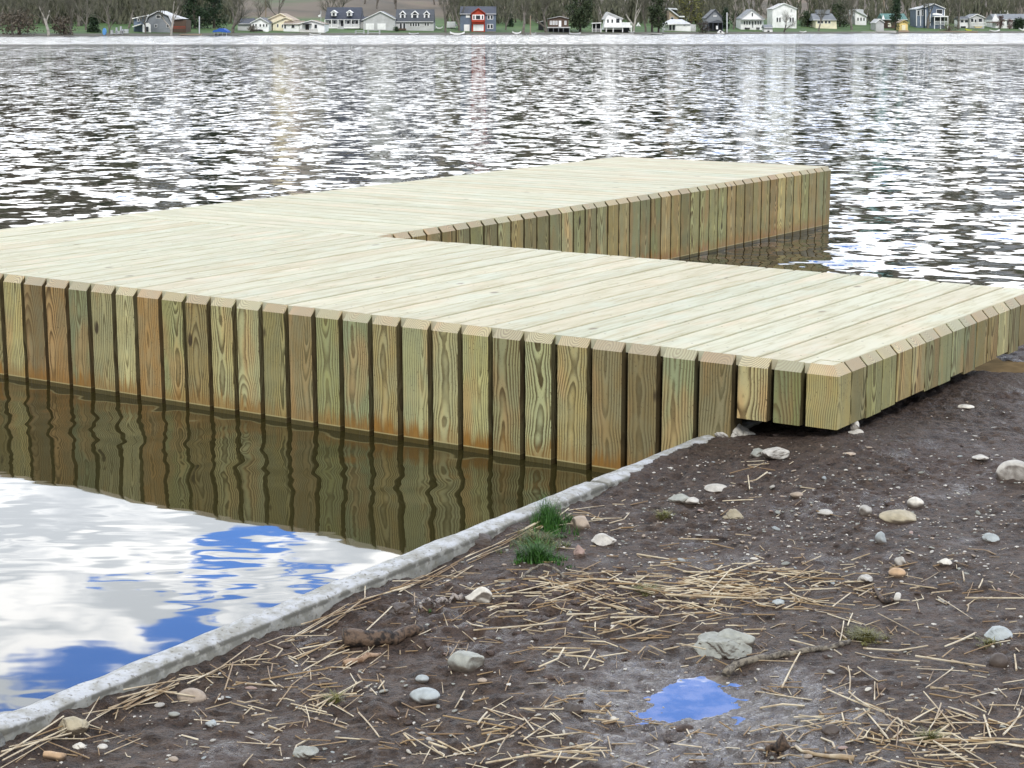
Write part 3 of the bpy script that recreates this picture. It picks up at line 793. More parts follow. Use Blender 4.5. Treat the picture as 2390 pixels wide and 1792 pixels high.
# ---- straw
def straw_mat(name, ramp):
    nb = new_mat(name)
    oi = nb.new('ShaderNodeObjectInfo').outputs['Random']
    pos = nb.new('ShaderNodeNewGeometry').outputs['Position']
    n = nb.noise(pos, 30, 3, .6)
    wn = nb.noise(pos, 7, 2, .5)
    c = nb.ramp(nb.m('FRACT', nb.m('ADD', oi, nb.m('MULTIPLY', wn, 1.3))), ramp)
    c = nb.mix(nb.mapr(n, .5, .68, 0, .55), c, (.26, .16, .075))
    setp(nb, Base_Color=c, Roughness=.5); return nb.mat
M_straw = straw_mat('dry_straw', [(0, (.58, .48, .31)), (.25, (.72, .64, .47)), (.5, (.36, .27, .16)), (.75, (.66, .59, .44)), (1, (.42, .33, .21))])
M_old = straw_mat('wet_old_straw', [(0, (.30, .20, .10)), (.5, (.38, .27, .14)), (1, (.24, .16, .09))])
def stalk(m, x, y, ang, L, rad, r, lift=0., tilt=0.):
    n = 4 if L > .06 else 3
    bend = r.normal(0, .07); kink = r.random() < .14
    pts = []; cx, cy = x - math.cos(ang) * L / 2, y - math.sin(ang) * L / 2; a = ang - bend / 2
    for i in range(n + 1):
        if i:
            a += bend / n + (r.choice([-1, 1]) * r.uniform(.4, 1.1) if kink and i == n // 2 + 1 else 0)
            cx += math.cos(a) * L / n; cy += math.sin(a) * L / n
        pts.append([cx, cy])
    P = np.array(pts)
    zz = mud_z(P[:, 0], P[:, 1])
    # a stiff stalk bridges the hollows
    t = np.linspace(0, 1, n + 1); lin = zz[0] + (zz[-1] - zz[0]) * t; hi_ = float(np.max(zz - lin)); zz = lin + max(hi_ * .7, 0)
    zz = zz + rad * .7 + lift + tilt * L * (t - .2)
    m.tube([(p[0], p[1], float(z)) for p, z in zip(P, zz)], [rad * q for q in np.linspace(1, .8, n + 1)], 5)
# regions: cx, cy, sx, sy (2212-wide view), share, angle mean (world), spread, words
REG = [(1500, 1262, 150, 22, .17, 0, .35, 'in the dense straw mat above the puddle'),
       (1560, 1290, 120, 22, .10, -.3, .5, 'in the dense straw mat above the puddle'),
       (1350, 1345, 150, 45, .12, .05, .5, 'between the grey domed stone and the biggest rock'),
       (1180, 1290, 120, 32, .08, 0, .6, 'in the drift just below the grass tufts'),
       (680, 1400, 90, 50, .05, .9, .4, 'heaped along the foot of the kerb'),
       (330, 1560, 200, 14, .0, .95, .2, 'heaped along the foot of the kerb'),
       (640, 1520, 90, 55, .07, .2, .9, 'scattered right of the smooth round tan stone'),
       (1130, 1580, 170, 50, .10, -.3, .9, 'at the bottom edge left of the puddle'),
       (2050, 1600, 150, 38, .16, .1, .8, 'in the loose straw at the bottom right corner'),
       (1850, 1500, 170, 60, .06, .1, .9, 'right of the blue puddle'),
       (1750, 1250, 160, 40, .06, .3, .5, 'in the thin line leading to the orange pebble'),
       (1980, 1330, 150, 60, .04, -.2, .9, 'near the yellow moss at right'),
       (1300, 1120, 40, 18, .02, .7, .4, 'beside the kerb above the grass'),
       (1620, 1040, 60, 25, .02, .2, .8, 'around the little stone pile')]
r = np.random.default_rng(21)
wsum = sum(q[4] for q in REG)
def sample_straw(q):
    for _ in range(50):
        px, py = r.normal(q[0], q[2]), r.normal(q[1], q[3])
        if not (0 < px < 2250 and 900 < py < 1670): continue
        x, y, z = PM(px * K, py * K); u_, v_ = uv_of(x, y)
        if u_ > .41: continue
        if ((x - PUD[0]) / .17) ** 2 + ((y - PUD[1]) / .2) ** 2 < 1: continue
        return x, y
    return None
cnt = 0
for q in REG:
    for i in range(int(round(q[4] / wsum * 285))):
        p = sample_straw(q)
        if p is None: continue
        m = MB(); L = float(np.clip(r.lognormal(math.log(.10), .45), .03, .26))
        ang = r.normal(q[5], q[6] * (1 if q[0] == 1500 or q[5] > .6 else 1.6)); rad = r.uniform(.0014, .0027)
        stalk(m, p[0], p[1], ang, L, rad, r, abs(r.normal(0, .004)), r.normal(0, .05))
        o = m.build('straw_stalk', M_straw if r.random() < .88 else M_old); cnt += 1
        tag(o, 'dry straw stalk ' + q[7], 'straw', 'straw stalks ' + q[7])
mA, mB_ = MB(), MB()
for q in REG:
    for i in range(int(round(q[4] / wsum * 620))):
        p = sample_straw((q[0], q[1], q[2] * 1.25, q[3] * 1.2))
        if p is None: continue
        stalk(mA if r.random() < .6 else mB_, p[0], p[1], r.normal(q[5], q[6] * 1.2), float(np.clip(r.lognormal(math.log(.05), .5), .015, .16)), r.uniform(.0010, .0022), r, abs(r.normal(0, .003)))
for i in range(750):
    q = (r.uniform(0, 2212), r.uniform(1180, 1660), 5, 5)
    p = sample_straw(q)
    if p is None: continue
    stalk(mA if r.random() < .45 else mB_, p[0], p[1], r.uniform(0, 3.14), float(np.clip(r.lognormal(math.log(.035), .6), .01, .12)), r.uniform(.0008, .0018), r, 0)
# stalks washed up along the kerb foot
for i in range(70):
    v_ = r.uniform(-3.4, -1.2); u_ = .425 - abs(r.normal(0, .02)); w = D2W(u_, v_)
    stalk(mA if r.random() < .6 else mB_, w.x, w.y, math.atan2(V[1], V[0]) + r.normal(0, .12), r.uniform(.08, .25), r.uniform(.0012, .0025), r, r.uniform(0, .012))
tag(mA.build('straw_litter', M_straw), 'short bits of pale straw strewn all over the mud', 'straw', kind='stuff')
tag(mB_.build('old_straw_litter', M_old), 'brown soaked bits of old straw trodden into the mud', 'straw', kind='stuff')

# ---- sticks
def bark_mat(name, a, b, sc_=60):
    nb = new_mat(name); pos = nb.new('ShaderNodeNewGeometry').outputs['Position']
    n = nb.noise(pos, sc_, 4, .65); c = nb.mix(nb.mapr(n, .4, .6), a, b)
    setp(nb, Base_Color=c, Roughness=.7, Normal=nb.bump(n, .006, 1)); return nb.mat
M_stick = bark_mat('wet_driftwood', (.06, .05, .04), (.24, .21, .16))
M_bark = bark_mat('rotten_bark', (.012, .008, .006), (.13, .085, .055), 45)
M_birch = bark_mat('birch_bark', (.06, .05, .045), (.42, .37, .33), 110)
def stick(name, pts, rad, mat, label, cat='stick', k=9, lift=.0, wob=.15):
    P = []
    r_ = np.random.default_rng(int(pts[0][0]) + 1)
    fine = []
    for i in range(len(pts) - 1):
        for t in (0, .33, .66): fine.append((pts[i][0] * (1-t) + pts[i+1][0] * t, pts[i][1] * (1-t) + pts[i+1][1] * t))
    fine.append(pts[-1])
    n = len(fine); rr = []
    for i, (a, b) in enumerate(fine):
        x, y, z = PM(a * K, b * K); t = i / (n - 1)
        R_ = (rad[0] * (1 - t) + rad[1] * t) * (1 + wob * r_.normal()); rr.append(max(R_, .001))
        P.append((x, y, z + R_ * .7 + lift * math.sin(t * math.pi)))
    m = MB(); m.tube(P, rr, k); o = m.build(name, mat, smooth=True); tag(o, label, cat); return o
stick('branch', [(1568, 1462), (1580, 1445), (1605, 1434), (1640, 1426), (1690, 1420), (1735, 1411), (1790, 1402), (1835, 1390)], (.011, .006), M_stick, 'crooked grey-brown branch in front of the biggest rock, dipping into the puddle', 'branch', wob=.1)
stick('bark_log', [(742, 1398), (790, 1390), (850, 1384), (918, 1364)], (.028, .014), M_bark, 'thick rotten dark bark log lying left of the grey domed stone', 'log', wob=.05)
stick('birch_twig', [(906, 1308), (935, 1303), (970, 1300), (1000, 1296)], (.006, .009), M_birch, 'short birch twig ending at the cream white stone', 'twig')
stick('twig', [(1126, 1254), (1150, 1240), (1172, 1236), (1200, 1240), (1222, 1250)], (.004, .004), M_stick, 'thin arched grey twig below the grass tufts', 'twig', lift=.02, wob=.05)
stick('wood_splinter', [(745, 1438), (780, 1428), (822, 1414)], (.009, .005), bark_mat('peeled_wood', (.20, .12, .07), (.42, .29, .19)), 'peeled brown wood splinter below the rotten bark log', 'wood')
stick('wood_splinter', [(1718, 1618), (1760, 1632), (1845, 1642)], (.004, .006), M_straw, 'long pale wood splinter at the bottom edge beside the seed husk', 'wood')
stick('twig', [(1888, 1265), (1895, 1285), (1912, 1305), (1925, 1300)], (.004, .009), M_bark, 'dark forked twig behind the short white stub', 'twig')
stick('cut_stub', [(1936, 1303), (1940, 1290)], (.009, .009), SM['white'], 'short upright white cut stub in the mud right of the puddle', 'stub', wob=0)
stick('seed_husk', [(1655, 1612), (1672, 1622), (1692, 1632)], (.006, .018), M_bark, 'brown curled seed husk at the bottom edge below the puddle', 'husk', wob=.2)
stick('wood_chip', [(95, 1636), (138, 1642)], (.009, .010), SM['orange'], 'round end of orange-white wood in the bottom left corner', 'wood', wob=.03)

# ---- grass tufts
def grass_mat(name, a, b):
    nb = new_mat(name); pos = nb.new('ShaderNodeNewGeometry').outputs['Position']
    c = nb.mix(nb.mapr(nb.noise(pos, 90, 2), .4, .6), a, b); setp(nb, Base_Color=c, Roughness=.5)
    return nb.mat
M_gr = grass_mat('lush_grass', (.020, .075, .012), (.06, .17, .025)); M_mo = grass_mat('yellow_moss', (.13, .13, .03), (.20, .19, .06))
def tuft(px, py, wpx, n, hgt, mat, label, cat='grass tuft', lean=.5, name='grass_tuft', wd=.0018):
    m = MB(); x0, y0, z0 = PM(px * K, py * K); s = math.hypot(x0, y0) / F * K; r_ = np.random.default_rng(int(px))
    for i in range(n):
        if i % 24 == 0: ca, cq = r_.uniform(0, 6.28), abs(r_.normal(0, .5)); ch_ = r_.uniform(.35, 1.15) * max(.35, 1.15 - cq * .8); cs_ = r_.uniform(.05, .16)
        x = x0 + (math.cos(ca) * cq + r_.normal(0, cs_)) * wpx * s / 2; y = y0 + (math.sin(ca) * cq * .9 + r_.normal(0, cs_)) * wpx * s / 2
        if uv_of(x, y)[0] > .435: continue
        z = mz(x, y) - .003; h = hgt * ch_ * r_.uniform(.5, 1.15); aa = r_.uniform(0, 6.28) ; ln = h * lean * r_.uniform(.2, 1.2)
        dx, dy = math.cos(aa), math.sin(aa); w = wd * r_.uniform(.6, 1.2); px_, py_ = -dy * w, dx * w
        pts = []
        for t in (0, .4, .75, 1.0):
            c = (x + dx * ln * t * t, y + dy * ln * t * t, z + h * (t - .25 * lean * t * t)); k = 1 - t * .95
            pts += [(c[0] - px_ * k, c[1] - py_ * k, c[2]), (c[0] + px_ * k, c[1] + py_ * k, c[2])]
        m.poly(pts, [(0, 1, 3, 2), (2, 3, 5, 4), (4, 5, 7, 6)])
    o = m.build(name, mat, fixn=False); tag(o, label, cat); return o
tuft(1182, 1138, 110, 1100, .115, M_gr, 'dark green upright grass tuft growing against the kerb', lean=.45)
tuft(1158, 1212, 120, 1100, .085, M_gr, 'brighter green grass tuft in front of the dark tuft by the kerb', lean=.9)
tuft(1160, 1174, 160, 900, .06, grass_mat('mixed_grass', (.05, .10, .02), (.19, .17, .06)), 'thin trodden yellow-green grass between the two green tufts', lean=1.2)
tuft(1215, 1160, 90, 150, .025, M_gr, 'sparse short grass at the foot of the tan pebble', lean=1.2)
tuft(1395, 1278, 90, 520, .034, M_mo, 'yellow-green moss growing out of the straw mat', lean=1.5)
tuft(1870, 1378, 110, 760, .036, M_mo, 'yellow-green moss right of the branch end', lean=1.5)
tuft(2140, 1390, 70, 240, .03, M_mo, 'small moss patch beside the dark ball-like stone', lean=1.5)
tuft(725, 1515, 50, 240, .03, M_mo, 'small moss patch left of the flat oval stone', lean=1.5)
tuft(2012, 1595, 60, 420, .035, M_mo, 'moss under the loose straw at bottom right', lean=1.3)
tuft(1436, 1112, 60, 320, .025, M_mo, 'flat moss patch below the jagged grey stone', lean=1.6)
tuft(1078, 1580, 18, 30, .018, M_gr, 'tiny green sprout at the bottom left of the puddle', lean=1.2)
tuft(931, 1322, 18, 30, .02, M_gr, 'tiny green sprout under the birch twig', lean=1.0)

# ================================================================ the far shore
def yshore(px): return HCAM * F / (84 - 8 * min(max(px, -300), 2700) / 2390 - 60.1)
def s_of(X, Y):                                  # metres behind the far shoreline
    px = CX + X / np.maximum(Y, 1) * F * .98
    ysh = HCAM * F / (84 - 8 * np.clip(px, -300, 2700) / 2390 - 60.1)
    return Y - ysh
def land_z(X, Y):
    s = s_of(X, Y)
    z = .35 * sstep(-.5, .8, s) - .3 + .045 * np.clip(s, 0, 60)
    h = np.clip(s - 60, 0, None)
    z = z + h * .075 + .055 * h * sstep(80, 500, h)
    z = z + fbm(X, Y, .008, 3) * 9 * sstep(120, 500, s) + .15 * fbm(X, Y, .08, 3) * sstep(2, 30, s)
    return z
def lz(x, y): return float(land_z(np.float64(x), np.float64(y)))
def ground_at(px, py):                           # foot of a thing standing on the far bank
    lo, hi = yshore(px) + .3, yshore(px) + 700
    for Y in np.linspace(lo, hi, 2400):
        p = RY(px, py, Y)
        if p.z <= lz(p.x, Y) + .02: return Y
    return hi
azs = np.linspace(math.radians(-32), math.radians(32), 260)
ss = np.concatenate([np.linspace(-4, 6, 12), np.linspace(8, 60, 30), np.linspace(66, 400, 60), np.linspace(430, 1800, 50)])
TX = np.zeros((len(ss), len(azs))); TY = np.zeros_like(TX)
for j, a in enumerate(azs):
    px = CX + math.tan(a) * F; y0 = yshore(px)
    TY[:, j] = y0 + ss; TX[:, j] = (y0 + ss) * math.tan(a)
TZ = land_z(TX, TY)
def land_mat():
    nb = new_mat('lawns_and_fields'); pos = nb.new('ShaderNodeNewGeometry').outputs['Position']
    x, y, z = nb.sep(pos)
    P = nb.comb(nb.m('MULTIPLY', x, .7), nb.m('MULTIPLY', y, .5), 0)
    n = nb.noise(P, .02, 4, .6); n2 = nb.noise(pos, .25, 4, .6)
    grass = nb.mix(nb.mapr(n2, .35, .65), (.045, .105, .022), (.085, .155, .04))
    field = nb.ramp(n, [(.32, (.07, .11, .04)), (.42, (.14, .11, .075)), (.52, (.085, .072, .05)), (.60, (.16, .12, .08)), (.7, (.06, .11, .035))])
    c = nb.mix(nb.mapr(z, 2.7, 4.0), grass, field)
    shore = nb.mapr(z, .55, .30, 0, 1)
    c = nb.mix(shore, c, (.10, .095, .075))
    setp(nb, Base_Color=c, Roughness=.9); return nb.mat
land = grid_mesh('far_bank', TX, TY, TZ, mat=land_mat()); tag(land, kind='structure')
sc.render.film_transparent = False

# ---- palette
PAL = {'white': (.88, .89, .88), 'cream': (.86, .80, .60), 'lgrey': (.50, .51, .51), 'grey': (.22, .24, .26), 'dgrey': (.085, .095, .11), 'slate': (.055, .065, .09),
       'blue': (.13, .17, .23), 'red': (.42, .05, .02), 'brown': (.10, .065, .045), 'dark': (.02, .022, .025), 'glass': (.03, .035, .042), 'tan': (.36, .28, .2),
       'teal': (.10, .22, .20), 'yellow': (.78, .60, .24), 'green': (.10, .17, .08), 'steel': (.5, .52, .54), 'sky': (.10, .30, .62), 'royal': (.02, .10, .42), 'wood': (.28, .22, .16), 'roofw': (.62, .64, .66), 'concrete': (.42, .42, .40), 'lime': (.55, .58, .05)}
def pm(k): return cmat('paint_' + k, PAL[k], .25 if k == 'glass' else .7, .12, .8)
class H:
    """a thing on the far bank, measured in photo pixels on the upright plane through its foot"""
    def __init__(s, name, label, cat, px, py, group=None, Y=None):
        s.Y = ground_at(px, py) if Y is None else Y
        s.o = empty(name, (RY(px, py, s.Y).x, s.Y, lz(RY(px, py, s.Y).x, s.Y)))
        tag(s.o, label, cat, group)
    def p(s, px, py, dy=0.):
        q = RY(px, py, s.Y); return Vector((q.x, s.Y + dy, q.z))
    def add(s, m, name, mat, parent=None):
        par = parent or s.o; off = s.o.location
        m.v = [(a - off.x, b - off.y, c - off.z) for a, b, c in m.v]
        return m.build(name, pm(mat) if isinstance(mat, str) else mat, par)
    def poly(s, name, pts, mat, dy=0., depth=.1, parent=None):
        m = MB(); m.prism([s.p(a, b, dy) for a, b in pts], (0, depth, 0)); return s.add(m, name, mat, parent)
    def box(s, name, x0, y0, x1, y1, mat, dy=0., depth=.1, parent=None):
        return s.poly(name, [(x0, y0), (x1, y0), (x1, y1), (x0, y1)], mat, dy, depth, parent)
    def wall(s, pts, mat, depth=7., dy=0., name='wall'):
        lo = max(b for a, b in pts)
        pts = [(a, b + (6 if b > lo - 1.5 else 0)) for a, b in pts]; return s.poly(name, pts, mat, dy, depth)
    def gable(s, xl, yl, xp, yp, xr, yr, mat, trim='white', depth=7., th=1.3, dy=0., over=1.6):
        k1 = (yl - yp) / (xp - xl); k2 = (yr - yp) / (xr - xp)
        pts = [(xl - over, yl + over * k1), (xp, yp), (xr + over, yr + over * k2), (xr + over, yr + over * k2 - th), (xp, yp - th * 1.25), (xl - over, yl + over * k1 - th)]
        r = s.poly('roof', pts, mat, dy - .35, depth + .7)
        s.poly('fascia', pts, trim, dy - .45, .08, r); return r
    def siderf(s, x0, x1, ye, yr, mat, depth=7., dy=0., inset=0., name='roof'):
        m = MB(); e = .35; a = s.p(x0 - 1, ye, dy - e); b = s.p(x1 + 1, ye, dy - e); zr = s.p(x0, yr).z
        # ridge height: seen from here the ridge line sits at yr, at half depth
        c = s.p(x1 + 1 - inset, yr, dy + depth / 2); d = s.p(x0 - 1 + inset, yr, dy + depth / 2)
        a2 = a + Vector((0, depth + 2 * e, 0)); b2 = b + Vector((0, depth + 2 * e, 0)); t = Vector((0, 0, .18))
        v = [a, b, c, d, a2, b2]; v += [q - t for q in v]
        m.poly(v, [(0, 1, 2, 3), (3, 2, 5, 4), (0, 3, 4), (1, 5, 2), (6, 7, 8, 9), (9, 8, 11, 10), (0, 6, 7, 1), (4, 5, 11, 10), (0, 4, 10, 6), (1, 7, 11, 5)])
        r = s.add(m, name, mat); s.poly('fascia', [(x0 - 1, ye), (x1 + 1, ye), (x1 + 1, ye + .9), (x0 - 1, ye + .9)], 'white', dy - e - .06, .05, r); return r
    def win(s, x0, y0, x1, y1, frame='white', dy=0., g='glass', f=.7, name='window', parent=None):
        w = s.box(name, x0, y0, x1, y1, g, dy - .06, .05, parent)
        if frame and parent is None:
            s.box('frame', x0 - f, y0 - f, x1 + f, y0, frame, dy - .10, .09, w); s.box('frame', x0 - f, y1, x1 + f, y1 + f, frame, dy - .10, .09, w)
            s.box('frame', x0 - f, y0, x0, y1, frame, dy - .10, .09, w); s.box('frame', x1, y0, x1 + f, y1, frame, dy - .10, .09, w)
        return w
    def door(s, x0, y0, x1, y1, mat='white', dy=0.): return s.box('door', x0, y0, x1, y1, mat, dy - .07, .06)
    def rail(s, x0, x1, y0, y1, mat='white', dy=-1.5, n=None):
        m = MB(); n = n or max(3, int((x1 - x0) / 2.5))
        m.prism([s.p(a, b, dy) for a, b in ((x0, y0), (x1, y0), (x1, y0 + .7), (x0, y0 + .7))], (0, .06, 0))
        m.prism([s.p(a, b, dy) for a, b in ((x0, y1 - .5), (x1, y1 - .5), (x1, y1), (x0, y1))], (0, .06, 0))
        for i in range(n + 1):
            x = x0 + (x1 - x0 - .5) * i / n
            m.prism([s.p(a, b, dy) for a, b in ((x, y0 + .7), (x + .5, y0 + .7), (x + .5, y1 - .5), (x, y1 - .5))], (0, .05, 0))
        return s.add(m, 'railing', mat)
HC = 'house'
# 1 grey gambrel
h = H('house', 'grey barn-like house with gambrel roof and white arched entrance at far left', HC, 370, 75)
h.wall([(342, 75), (342, 54), (349, 40), (370, 28), (391, 38), (400, 54), (400, 75)], 'grey')
r_ = h.poly('roof', [(339, 56), (347, 38.5), (370, 26.5), (394, 37), (402, 55), (404, 54), (396, 35.5), (370, 24.5), (345, 37), (337, 55)], 'roofw', -.5, 8)
h.wall([(311, 75), (311, 42), (346, 36), (346, 75)], 'blue', 6, .4, 'wing')
h.poly('roof', [(309, 42), (346, 34), (346, 36), (309, 44)], 'white', -.2, 7)
h.poly('roof', [(313, 61), (332, 55), (332, 57), (313, 63)], 'white', -1.5, 2)
h.poly('roof', [(392, 33), (426, 43.5), (408, 45), (394, 44)], 'roofw', .5, 6); h.wall([(400, 75), (400, 45), (432, 46), (432, 75)], 'brown', 5, 1, 'wing')
h.win(365, 36, 374, 42); h.win(321, 43, 325, 49); h.win(362, 57, 366, 63); h.win(389, 57, 394, 63)
e_ = h.poly('entrance', [(336, 75), (336, 58), (341, 54), (349, 53), (354, 57), (355, 75)], 'white', -1.2, .3); h.box('pane', 342, 62, 350, 74, 'glass', -1.27, .05, e_)
h.rail(405, 436, 61, 66, 'red')
# 2 white small gable
h = H('house', 'small white cottage with dark side roof left of the cream house', HC, 600, 72)
h.wall([(586, 72), (586, 53), (608, 42), (627, 53), (627, 72)], 'white', 8); h.gable(586, 53, 608, 42, 627, 53, 'dgrey', depth=8)
h.wall([(553, 72), (553, 55), (586, 55), (586, 72)], 'lgrey', 6, 1, 'wing'); h.siderf(554, 586, 55, 42, 'slate', 7, 1)
for a in (590, 596, 606, 614, 621): h.win(a, 56, a + 3.2, 62)
h.rail(588, 612, 68, 74, 'dark', -2)
h.box('skirt', 588, 69, 614, 75, 'dark', -.2, .1); h.poly('stairs', [(614, 68), (619, 68), (631, 76), (626, 77)], 'white', -2, 1)
# 3 cream
h = H('house', 'tall cream gabled house between the white cottage and the long low house', HC, 650, 70)
h.wall([(622, 70), (622, 47), (655, 32), (686, 47), (686, 70)], 'cream', 9); h.gable(622, 47, 655, 32, 686, 47, 'tan', 'cream', 9)
h.wall([(640, 70), (640, 54), (670, 41), (686, 49), (686, 70)], 'cream', 2, -2, 'wing'); h.gable(640, 54, 670, 41, 686, 48, 'tan', 'cream', 2, dy=-2)
h.win(650, 56, 653, 63, dy=-2); h.win(661, 57, 664, 64, dy=-2)
# 4 long low house
h = H('house', 'long low white house with brown roof and small porch beside the grey-roofed two-dormer house', HC, 720, 75)
h.wall([(660, 72), (660, 56), (700, 53), (700, 73)], 'white', 6, 1, 'wing'); h.siderf(661, 705, 55, 48, 'wood', 6, 1)
h.wall([(700, 75), (700, 55), (728, 48), (757, 56), (757, 75)], 'white', 8); h.gable(700, 55, 728, 48, 757, 56, 'wood', depth=8)
h.box('door', 713, 56, 721, 69, 'dark', -.08, .06); h.win(734, 57, 740, 66); h.win(679, 58, 686, 65, dy=1); h.win(662, 58, 666, 66, dy=1)
h.poly('awning', [(706, 55), (728, 55), (726, 57), (708, 57)], 'dark', -1, 1); h.rail(702, 744, 69, 76, 'brown', -2)
# 5 dark roof, two dormers
h = H('house', 'grey-blue roofed house with two white dormers and long white front porch', HC, 798, 67)
h.wall([(758, 67), (758, 45), (839, 45), (839, 67)], 'lgrey', 8, 1.8); h.siderf(758, 839, 45, 16, 'slate', 9, 1.2)
for a in (778, 814.5):
    d_ = h.box('dormer', a - 5.5, 28, a + 5.5, 37, 'white', .8, 2.5); h.poly('dormer_roof', [(a - 8, 29), (a, 23), (a + 8, 29), (a + 6, 30), (a, 25.5), (a - 6, 30)], 'white', .6, 3, d_); h.box('pane', a - 2.6, 29.5, a + 2.6, 36, 'glass', .7, .06, d_)
for a in (766, 776, 808, 818, 828): h.win(a, 48, a + 6, 55.5, dy=1.8)
h.door(793.5, 48, 800.5, 61, 'dark', 1.8)
for a in (758.5, 773.5, 789, 803, 820, 837.5): h.box('post', a - .8, 45.5, a + .8, 65, 'white', -.1, .15)
h.rail(759, 790, 56, 65, 'white', -.1, 12); h.rail(803, 838, 56, 65, 'white', -.1, 14); h.box('porch_floor', 758, 63, 839, 66, 'white', -.15, 2); h.poly('stairs', [(790, 62), (802, 62), (804, 69), (788, 69)], 'lgrey', -1.2, 1)
h.wall([(839, 67), (839, 46), (852, 46), (852, 67)], 'lgrey', 5, 3, 'link'); h.siderf(839, 860, 46, 38, 'slate', 5, 3); h.win(844, 49, 847, 55, dy=3)
# 6 garage
h = H('garage', 'light grey gabled garage with two white overhead doors', 'garage', 885, 70)
h.wall([(848, 70), (848, 46), (888, 27), (922, 44), (922, 70)], 'lgrey', 9); h.gable(848, 46, 888, 27, 922, 44, 'grey', depth=9)
h.door(854, 54.5, 873, 69); h.door(881, 54.5, 900, 69)
# 7 three dormers
h = H('house', 'dark-roofed grey house with three white dormers right of the garage', HC, 968, 71)
h.wall([(923, 71), (923, 50), (1012, 50), (1012, 72)], 'lgrey', 8); h.siderf(923, 1011, 50, 21, 'dgrey', 8)
for a in (939, 967.5, 995):
    w_ = 8 if a == 967.5 else 6.5; d_ = h.box('dormer', a - w_, 33, a + w_, 45, 'white', 1, 2.5)
    h.poly('dormer_roof', [(a - w_ - 2, 33), (a, 24.5), (a + w_ + 2, 33), (a + w_, 34), (a, 27), (a - w_, 34)], 'white', .8, 3, d_); h.box('pane', a - w_ + 3.5, 34, a + w_ - 3.5, 43.5, 'glass', .9, .06, d_)
h.box('door', 905, 55, 924, 67, 'white', -1.5, 1.4); h.win(933, 54, 938, 66); h.win(941, 54, 946, 66)
for a in (957, 963, 969, 975): h.win(a, 53.5, a + 4, 61)
for a in (991, 997): h.win(a, 53, a + 4, 60)
h.box('deck', 915, 66, 948, 70, 'brown', -2, 1.9)
# 8 blue and red
h = H('house', 'three-storey blue-grey house with bright red central gable', HC, 1116, 73)
h.wall([(1074, 73), (1074, 31), (1157, 31), (1157, 76)], 'blue', 9); h.siderf(1074, 1157, 32, 14, 'slate', 9)
h.wall([(1101, 73), (1101, 31), (1117, 20), (1132, 31), (1132, 73)], 'red', 2, -1.2, 'bay'); h.gable(1101, 31, 1117, 20, 1132, 31, 'slate', 'red', 3, dy=-1.2)
b_ = h.box('window_band', 1103, 34, 1130, 46, 'white', -1.3, .1)
for a, w_ in ((1105, 3), (1111, 10), (1125, 3)): h.box('pane', a, 36, a + w_, 44.5, 'glass', -1.36, .05, b_)
h.box('balcony', 1101, 47.5, 1132, 50, 'red', -2.2, 1); h.door(1105, 57, 1129, 72, 'white', -1.25); h.rail(1103, 1130, 50, 55, 'red', -2.2)
for a in (1138, 1145): h.win(a, 36, a + 5, 44, f=1); h.win(a, 57, a + 5, 66, f=1)
h.win(1088, 35, 1096, 40, g='white'); h.door(1083, 57, 1096, 73, 'white'); h.rail(1138, 1157, 73, 79, 'wood')
# 9 dark brown
h = H('house', 'dark brown chalet-like house with a row of white windows over an open porch', HC, 1302, 74)
h.wall([(1279, 74), (1279, 43), (1307, 38), (1327, 43), (1327, 74)], 'brown', 8); h.gable(1279, 44, 1307, 38.5, 1326, 43, 'dgrey', 'lgrey', 8, th=1)
for a in (1284, 1290.5, 1297, 1318): h.win(a, 49, a + 3.5, 57, g='lgrey')
h.door(1304, 48, 1310, 62); h.box('deck', 1277, 62.5, 1330, 65, 'lgrey', -2.5, 2.4); h.box('porch', 1279, 65, 1329, 75, 'dark', -.3, .2)
for a in (1279, 1291, 1303, 1314, 1328): h.box('post', a - .6, 65, a + .6, 75, 'grey', -2.4, .2)
h = H('shed', 'dark lean-to shed with pale tilted roof left of the brown house', 'shed', 1263, 70)
h.wall([(1257, 70), (1257, 52), (1269, 50), (1269, 72)], 'dark', 4); h.poly('roof', [(1254, 51), (1268, 48), (1268, 49.5), (1254, 52.5)], 'lgrey', -.3, 5)
# 10 white mono pitch
h = H('house', 'white house on posts with a steep lopsided roof and open ground floor', HC, 1430, 74)
h.wall([(1409, 63), (1413, 40), (1419, 30), (1451, 43), (1451, 63)], 'white', 7)
h.poly('roof', [(1408, 45), (1417, 29), (1419, 27.5), (1455, 42.5), (1454, 45), (1419.5, 30.5), (1411, 46)], 'lgrey', -.4, 8)
for a in (1417, 1427): h.win(a, 45, a + 4, 53)
h.win(1438, 43, 1446, 53); h.box('deck', 1409, 60, 1474, 64, 'white', -2, 2); h.rail(1448, 1473, 52, 60, 'white', -1.9); h.box('lower_storey', 1413, 64, 1470, 79, 'dark', .5, 4)
for a in (1414, 1430, 1452, 1472): h.box('post', a - 1, 64, a + 1, 75, 'white', -1.8, .25)
h.wall([(1451, 63), (1451, 52), (1472, 52), (1472, 63)], 'white', 4, 1.5, 'wing')
h = H('porch', 'small open white porch with table left of the lopsided white house', 'porch', 1394, 75)
h.poly('roof', [(1381, 53), (1403, 52), (1404, 54), (1381, 55)], 'white', -.5, 4); h.box('back_wall', 1383, 55, 1403, 77, 'dark', 2.5, .2)
for a in (1382.5, 1391, 1402.5): h.box('post', a - .7, 54, a + .7, 76, 'white', 0, .2)
h.rail(1382, 1403, 67, 73)
